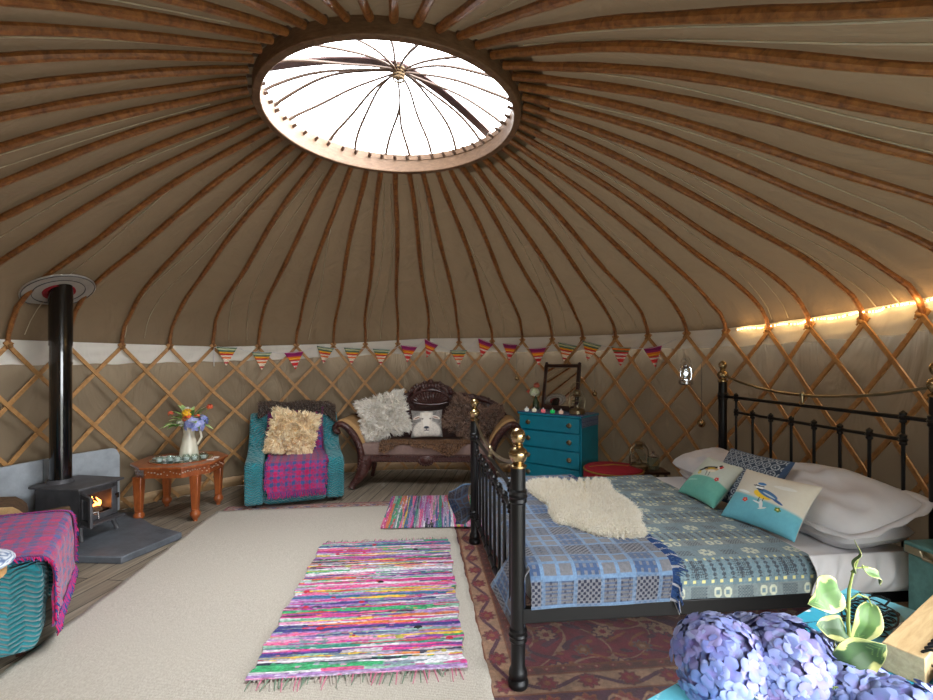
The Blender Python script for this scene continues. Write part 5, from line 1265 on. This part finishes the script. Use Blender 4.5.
# pillows
def pil(name, label, c, right, up, w, h, t, mat='white', flange=0, **k):
    o, P, N = cushion(name, label, 'pillow', c, right, up, w, h, t, mat, wob=.6, rnd=.2, **k)
    if flange:
        m = MB(); n = 20; ring = []
        for (x0, y0, x1, y1) in ((-1, -1, 1, -1), (1, -1, 1, 1), (1, 1, -1, 1), (-1, 1, -1, -1)):
            for i in range(n):
                A = x0+(x1-x0)*i/n; B = y0+(y1-y0)*i/n; x = w/2*A*math.sqrt(1-.2*B**4); y = h/2*B*math.sqrt(1-.2*A**4); wv = .006*math.sin(i*1.1+A*3); ring.append(((x, y, 0), (x*(1+2*flange/w), y*(1+2*flange/h), wv)))
        vs = [p for r in ring for p in r]; K = len(ring); m.add(vs, [(2*i, 2*i+1, (2*i+3) % (2*K), (2*i+2) % (2*K)) for i in range(K)]); e = m.build('flange', mat, o); sd = e.modifiers.new('s', 'SOLIDIFY'); sd.thickness = .004
    return o
vdir = Vector((-math.sin(BA), math.cos(BA), 0)); udir = Vector((math.cos(BA), math.sin(BA), 0)); Z = Vector((0, 0, 1))
pil('pillow', 'lower white pillow at the near side of the bed head', bp_(1.72, .36, .535), vdir, udir+Z*.1, .68, .42, .17)
pil('pillow', 'upper white pillow with flat edge nearest the camera', bp_(1.73, .36, .64), vdir+Z*.03, udir*.93+Z*.34, 0.74, .44, .20, flange=.035, seed=6)
pil('pillow', 'lower white pillow at the far side of the bed head', bp_(1.74, 1.16, .53), vdir, udir+Z*.1, .68, .40, .15, seed=8)
pil('pillow', 'upper white pillow at the far corner of the bed head', bp_(1.68, 1.20, .62), vdir, udir*.95+Z*.25, .62, .38, .15, seed=9)
# near side: rumpled white sheet hanging at the head
def shf(U, V):
    u = 1.30+.62*U; z = .50-.17*V+.02*np.sin(V*PI)*np.sin(U*6); return u, -.02-.035*np.sin(V*PI*.9)-.014*np.sin(U*42+V*5)*np.sin(V*PI)+.06*(V < .02)*0, z
o2 = grid('bed_sheet', shf, 160, 40, 'white', None, None, solid=.005); o2.location = BO; o2.rotation_euler = (0, 0, BA); tag(o2, 'rumpled white sheet bunched at the near side below the pillows', 'sheet')
# printed cushions
def leaf_(C, A, B, cx, cy, w, h, a, col): 
    c, s = math.cos(a), math.sin(a); p = (A-cx)*c+(B-cy)*s; q = -(A-cx)*s+(B-cy)*c; return mixc(C, 1-sstep(np.hypot(p/w, q/h), .88, 1.02), col)
def bluetit(A, B, top):
    lo = -.10-.30*A*.4; C = np.tile(L(222, 216, 200), (len(A), 1)); C = mixc(C, 1-sstep(B-(-.12-.10*A), -.06, .05), L(116, 190, 204)); C = mixc(C, (1-sstep(B-(-.5), -.1, .4))*.35, L(90, 172, 200))
    C = leaf_(C, A, B, .42, .52, .30, .07, .05, L(234, 232, 224)); C = leaf_(C, A, B, -.58, .02, .22, .05, -.1, L(236, 240, 236))
    C = leaf_(C, A, B, .0, .06, .30, .155, -.2, L(244, 204, 50)); C = leaf_(C, A, B, .10, .14, .34, .12, -.33, L(70, 118, 166)); C = leaf_(C, A, B, .42, -.03, .20, .045, -.42, L(56, 96, 150)); C = leaf_(C, A, B, .16, .10, .22, .03, -.33, L(190, 210, 220))
    C = leaf_(C, A, B, -.18, .36, .125, .15, 0, L(244, 244, 240)); C = leaf_(C, A, B, -.17, .46, .12, .06, .1, L(70, 124, 176)); C = mixc(C, ((np.abs(B-.37-.06*A) < .022) & (np.abs(A+.20) < .13))*1., L(28, 36, 56)); C = leaf_(C, A, B, -.15, .235, .11, .03, 0, L(34, 44, 70)); C = leaf_(C, A, B, -.33, .34, .05, .02, 0, L(50, 50, 56))
    for x in (-.06, .06): C = mixc(C, ((np.abs(A-x) < .012) & (B < -.05) & (B > -.22))*1., L(60, 60, 66))
    C = leaf_(C, A, B, .06, -.30, .055, .17, .3, L(232, 238, 236)); C = leaf_(C, A, B, -.05, -.26, .16, .03, -.2, L(232, 238, 236)); C = leaf_(C, A, B, .14, -.42, .13, .03, .5, L(226, 234, 232))
    for cx, cy, c in ((-.42, -.28, (214, 60, 70)), (.52, -.30, (96, 128, 50))):
        for k in range(5): w = k*2*PI/5; C = leaf_(C, A, B, cx+.05*math.cos(w), cy+.055*math.sin(w), .035, .035, 0, L(*c))
        C = leaf_(C, A, B, cx, cy, .025, .025, 0, L(250, 210, 120))
    return mixc(C, 1.-top, L(200, 198, 186))
def goldfinch(A, B, top):
    C = np.tile(L(204, 212, 200), (len(A), 1)); C = mixc(C, 1-sstep(B-(-.02+.12*A-.2*A*A), -.03, .03), L(112, 186, 168)); C = mixc(C, (1-sstep(B+.5, -.1, .1))*.3, L(90, 170, 156)); C = leaf_(C, A, B, -.5, -.35, .3, .05, .2, L(150, 206, 192))
    C = leaf_(C, A, B, .02, .40, .34, .14, .35, L(206, 170, 110)); C = leaf_(C, A, B, -.05, .44, .34, .08, .4, L(34, 30, 30)); C = leaf_(C, A, B, -.02, .42, .18, .03, .4, L(238, 196, 40)); C = leaf_(C, A, B, .08, .30, .20, .08, .3, L(232, 222, 200)); C = leaf_(C, A, B, -.36, .22, .18, .05, .6, L(30, 28, 30))
    C = leaf_(C, A, B, .30, .60, .12, .12, 0, L(236, 228, 214)); C = leaf_(C, A, B, .36, .60, .08, .09, 0, L(196, 34, 40)); C = leaf_(C, A, B, .27, .66, .07, .07, 0, L(30, 28, 30)); C = leaf_(C, A, B, .47, .60, .07, .025, 0, L(220, 200, 180))
    for x in (-.05, .10): C = mixc(C, ((np.abs(A-x+.3*(B-.1)) < .014) & (B < .24) & (B > .02))*1., L(60, 60, 60))
    for cx, cy, c in ((.60, .02, (210, 50, 56)), (-.40, .06, (220, 200, 90))):
        for k in range(5): w = k*2*PI/5; C = leaf_(C, A, B, cx+.055*math.cos(w), cy+.06*math.sin(w), .04, .04, 0, L(*c))
    return mixc(C, 1.-top, L(170, 200, 186))
def geo(A, B, top):
    C = np.tile(L(48, 64, 84), (len(A), 1)); x = (A*4.5+9) % 1-.5; y = (B*4.5*.9+9) % 1-.5; d = np.hypot(x, y); a = np.arctan2(y, x)
    C = mixc(C, (np.abs(d-.40) < .05)*1., L(178, 188, 196)); C = mixc(C, ((d < .38) & (np.abs(np.sin(a*3)) < .22))*1., L(178, 188, 196)); C = mixc(C, (d < .09)*1., L(190, 198, 204)); e = np.maximum(np.abs(A), np.abs(B)); return mixc(C, (e > .93)*1., L(60, 84, 116))
nB = bp_  # cushions stand on the bedspread, leaning towards the pillows
def tripix(blw, brw, tlw, label, name, col, t=.12, ex=1.0, nn=170, piping=None):
    bl, br, tl = map(Vector, (blw, brw, tlw)); r = br-bl; u = tl-bl; c = bl+r*.5+u*.5; w = r.length; h = (u-r.normalized()*u.dot(r.normalized())).length
    return cushion(name, label, 'cushion', c, r, u, w*ex, h*ex, t, 'printed', col, nn=nn, piping=piping)
tripix((1.405, 3.04, .505), (1.445, 2.71, .505), (1.60, 3.10, .715), 'pale green cushion printed with a goldfinch and red flowers', 'bird_cushion', goldfinch, .11, 1.08)
tripix((1.50, 2.93, .515), (1.60, 2.52, .515), (1.70, 3.00, .79), 'dark blue cushion with white circle pattern behind the bird cushions', 'patterned_cushion', geo, .12, 1.06)
tripix((1.452, 2.575, .505), (1.575, 2.225, .505), (1.60, 2.68, .725), 'cream and turquoise cushion printed with a blue tit', 'bird_cushion', bluetit, .12, 1.12)

# ------------------------------------------------------------------ bedside trunk
bx = thing('bedside_trunk', 'weathered teal wooden trunk with metal catch beside the bed head', 'trunk', (2.08, 1.885, 0), BA)
M['oldteal'] = plain('worn_teal_paint', rgb(78, 120, 116), .6, 0, .3, 14, .3, .003)
MB().box((0, 0, .27), (.36, .26, .54)).build('body', 'oldteal', bx, bevel=.006); l = MB().box((0, 0, .565), (.38, .28, .05)).build('lid', 'oldteal', bx, bevel=.006)
m = MB(); m.box((-.192, 0, .56), (.006, .26, .03)); m.box((0, -.143, .56), (.36, .006, .03)); m.tube([(-.20, -.06, .57), (-.212, -.04, .55), (-.212, .04, .55), (-.20, .06, .57)], .007, 8); m.build('metal_trim', 'tubemetal', l)
bo = thing('metal_caddy', 'small grey metal box with a heart cut-out on the teal trunk', 'caddy', (2.01, 1.87, .5915), math.radians(-40))
m = MB(); hp_ = []
for s in ((0, -.07, .05, .16, .008, .10), (0, .07, .05, .16, .008, .10), (-.08, 0, .05, .008, .14, .10), (.08, 0, .05, .008, .14, .10), (0, 0, .004, .16, .14, .008)): m.box(s[:3], s[3:])
bb = m.build('body', 'slatep', bo, bevel=.002)
m = MB(); ht = [(.026*math.sin(t)**3*1.0, .052+.0016*(13*math.cos(t)-5*math.cos(2*t)-2*math.cos(3*t)-math.cos(4*t))) for t in [2*PI*i/30 for i in range(30)]]; m.prism(ht, -.0755, -.0742, 'y'); m.build('heart_cutout', 'blackwire', bb)

# ------------------------------------------------------------------ near table
NTc = Vector((1.03, 1.26, 0)); ad = Vector((-.86, -.51, 0)).normalized(); bd = Vector((.51, -.86, 0)).normalized()
def np_(a, b, z): return NTc+ad*a+bd*b+Vector((0, 0, z))
NA = math.atan2(-ad.y, -ad.x)  # local x runs from the near-left end to the far corner
nt = thing('table', 'turquoise painted table in the near right corner', 'table', (NTc.x, NTc.y, 0), NA)
LA, LBd = 1.12, .62
def inkcol(U, V):
    a = U*LA; b = V*LBd; C = np.tile(L(44, 156, 184), (len(U), 1)); C = mixc(C, ((vnoise(a*7+3, b*7+3, 4) > .62))*.55, L(120, 200, 214))
    C = mixc(C, (np.abs(np.sin(a*19+3*np.sin(b*12))-.2+.8*np.sin(b*23)) < .03)*.9, L(236, 240, 236)); C = mixc(C, (np.abs(np.sin(a*26-2*np.sin(b*17))+np.cos(b*31+a*3)) < .035)*.9, L(24, 44, 62))
    w = vnoise(a*9+11, b*12+7, 9); return mixc(C, ((w > .70) & (a > .7))*1., L(232, 236, 234))
tt = MB().box((-LA/2, -LBd/2, .733), (LA, LBd, .03)).build('table_top', 'teal', nt, bevel=.006)
grid('painted_surface', lambda u, v: (-LA+u*LA, -v*LBd, .7492+0*u), 420, 240, 'shiny', tt, inkcol, (.003, .997), (.003, .997))
for x in (-LA+.06, -.06):
    for y in (-LBd+.06, -.06): MB().box((x, y, .359), (.05, .05, .718)).build('leg', 'teal', nt, bevel=.004)
# wrought wire trivet
tv = thing('wire_trivet', 'black looped wire basket lying on the turquoise table', 'trivet', np_(.145, .095, .7495), NA+.15); tv.scale = (.66, .66, .5)
m = MB(); rr = random.Random(6)
for i in range(7):
    for j in range(4):
        cx, cy = -.10+i*.034, -.05+j*.032; m.tube([(cx+.019*math.cos(w), cy+.015*math.sin(w), .006+.012*((i+j) % 2)) for w in [2*PI*k/12 for k in range(12)]], .0032, 6, closed=True)
m.tube([(.135*math.cos(w), .075*math.sin(w), .02+.004*math.sin(w*5)) for w in [2*PI*k/40 for k in range(40)]], .0035, 6, closed=True); m.build('wire_mesh', 'blackwire', tv)
m = MB(); m.tube([(.13, -.02, .01), (.17, -.03, .03), (.20, -.0, .02), (.19, .03, .01), (.15, .03, .012)], .0035, 6); m.tube([(.12, .03, .01), (.17, .06, .02), (.22, .03, .01)], .003, 6); m.build('handle', 'blackwire', tv)
# spiral book
bk = thing('spiral_book', 'thick spiral bound book with pale wooden cover at the right edge', 'book', (.82, .925, .7495), math.atan2(1.10-.905, 1.10-.80))
M['ply'] = wood('pale_cover', rgb(160, 132, 92), rgb(206, 180, 138), (3, 30, 30), .45, .1); M['bronzed'] = plain('gilt_cover', rgb(176, 130, 60), .35, .6, .3, 30)
MB().box((.19, -.034, .027), (.38, .064, .054)).build('front_cover', 'ply', bk, bevel=.002); MB().box((.19, -.172, .018), (.38, .17, .036)).build('back_cover', 'bronzed', bk, bevel=.002)
m = MB(); pts = []
for i in range(16*12): w = 2*PI*i/12; pts.append((.02+.34*i/(16*12), -.078+.024*math.cos(w), .046+.020*math.sin(w)))
m.tube(pts, .0028, 6); m.build('spiral', 'blackwire', bk)
# hydrangeas in a bowl
HB = [rgb(112, 126, 178), rgb(128, 142, 190), rgb(142, 152, 198), rgb(100, 110, 168), rgb(134, 130, 182)]
def hyd(c, r, n, seed, label, sc=(1, 1, 1)):
    t = petalball('hydrangea', label, c, r, n, HB, 'flower', seed, .020, cup=.45, sc=sc, jit=(.80, 1.14)); m = MB(); m.ball((0, 0, 0), r*.80, 16, 10, sc); M.setdefault('hcore', plain('flower_core', rgb(110, 126, 170), .9)); m.build('head', 'hcore', t)
    m = MB(); m.tube([(0, 0, -r*.5), (.02, .0, -r*.5-.06)], .004, 6); m.build('stem', 'stem', t); return t
def px3(px, py, D): return ((px-466.5)/466.5*D, D, CAMZ-(py-360.5)/466.5*D)
hyd(px3(722, 664, .86), .076, 260, 1, 'blue hydrangea head at the left of the near bunch', (1, 1, .95))
hyd(px3(790, 672, .84), .083, 320, 2, 'large blue hydrangea head in the middle of the near bunch', (1.05, 1, .95))
hyd(px3(757, 652, .90), .062, 190, 6, 'blue hydrangea head behind, between the left and middle heads', (1, 1, .9))
hyd(px3(852, 704, .78), .070, 220, 3, 'blue hydrangea head low between the middle and right heads', (1, 1, .9))
hyd(px3(905, 724, .72), .066, 150, 4, 'blue hydrangea head at the right, before the spiral book', (1.2, 1, .8))
vb = thing('flower_bowl', 'low cream bowl under the hydrangea heads', 'bowl', (px3(800, 700, .80)[0], .80, .7495))
MB().lathe([(.0005, 0), (.05, 0), (.055, .006), (.085, .03), (.095, .05), (.09, .05), (.08, .03), (.0005, .01)], 28).build('body', 'ceramic', vb)
# variegated sprig
def varleaf(name, base, d, l, w, parent, up, seed, bend=.2, dark=False):
    base = Vector(base); d = Vector(d).normalized(); s = d.cross(Vector(up)).normalized(); uu = s.cross(d)
    def f(U, V):
        t = U; q = V*2-1; ww = w*np.sin(PI*np.clip(t*.95+.05, 0, 1)**.72)**.85*(1-sstep(t, .93, 1)); x = np.outer(l*t, d)+np.outer(ww*q, s)+np.outer(-bend*l*t*t+np.abs(q)*ww*.25+.004*np.sin(t*9+seed), uu)+np.array(base); return x[:, 0], x[:, 1], x[:, 2]
    def c(U, V):
        q = np.abs(V*2-1); e = .74+.25*(vnoise(U*7+seed, V*5+seed, 3)-.5)*2; C = np.tile(L(36, 66, 20) if dark else L(66, 100, 32), (len(U), 1)); C *= (.8+.4*vnoise(U*14+4, V*9+9, 6))[:, None]
        C = mixc(C, sstep(q-e, 0, .06)*(0.85 if dark else 1), L(176, 176, 106)); return mixc(C, (np.abs(np.sin(U*26+q*7)) < .06)*.3*(q < e), L(150, 180, 90))
    return grid(name, f, 50, 28, 'petal', parent, c, solid=.0008)
sp = thing('ivy_sprig', 'variegated green and cream leafy stem rising from the hydrangeas', 'plant', (0, 0, 0))
S = lambda px, py, D=.82: Vector(px3(px, py, D))
MB().tube([S(852, 690), S(850, 655), S(848, 620), S(849, 590), S(853, 572), S(858, 560)], [.0032, .0032, .003, .0026, .002, .0015], 7).build('stem', 'stem', sp)
MB().tube([S(848, 612), S(838, 597), S(831, 588), S(822, 585)], .0016, 6).build('stem', 'stem', sp); MB().tube([S(849, 600), S(858, 594), S(868, 598), S(872, 606)], .0014, 6).build('stem', 'stem', sp); MB().tube([S(851, 572), S(856, 568), S(868, 567)], .0014, 6).build('stem', 'stem', sp)
cb = Vector((0, -1, .25))
varleaf('leaf', S(836, 588, .80), S(796, 614, .76)-S(836, 588, .80), .070, .030, sp, cb, 1, .05)
varleaf('leaf', S(852, 572), S(862, 540)-S(852, 572), .055, .014, sp, Vector((.8, -.6, 0)), 2, .1)
varleaf('leaf', S(862, 567), S(905, 588, .84)-S(862, 567), .080, .009, sp, cb+Vector((0, 0, .8)), 3, .25)
varleaf('leaf', S(872, 604), S(856, 652)-S(872, 604), .088, .022, sp, Vector((-.3, -1, 0)), 4, .05)
varleaf('leaf', S(848, 632), S(805, 622, .80)-S(848, 632), .070, .022, sp, cb+Vector((0, 0, .6)), 5, .1, True)
varleaf('leaf', S(838, 662, .78), S(885, 648, .75)-S(838, 662, .78), .078, .033, sp, cb, 6, .12, True)
varleaf('leaf', S(846, 640), S(822, 665, .78)-S(846, 640), .05, .020, sp, cb, 7, .1, True)
varleaf('leaf', S(845, 690, .76), S(815, 688, .72)-S(845, 690, .76), .03, .010, sp, cb, 8, .1)

# ------------------------------------------------------------------ stool with a cushion at the left edge
stl = thing('wooden_stool', 'light pine stool cut off by the left edge', 'stool', (-1.99, 1.80, 0), .0)
MB().lathe([(.0005, .495), (.15, .495), (.155, .50), (.155, .525), (.15, .53), (.0005, .53)], 30).build('seat', 'pine', stl)
for k in range(4):
    w = PI/4+k*PI/2; MB().tube([(.10*math.cos(w), .10*math.sin(w), .50), (.11*math.cos(w), .11*math.sin(w), 0)], [.018, .014], 10).build('leg', 'pine', stl)
def spk(U, V): n = vnoise(U*70, V*70, 3); C = np.tile(L(206, 212, 220), (len(U), 1)); return mixc(C, (n > .56)*1., L(92, 112, 150))
def padf(U, V): a = U*2*PI; r = .17*np.sin(V*PI)**.5; return r*np.cos(a), r*np.sin(a), .558-.026*np.cos(V*PI)
pd = grid('seat_cushion', lambda U, V: padf(U, V), 70, 30, 'printed', None, lambda U, V: spk(U*2, V), wrap=True); pd.location = (-1.975, 1.80, 0); tag(pd, 'round blue and white speckled pad on the pine stool', 'cushion')
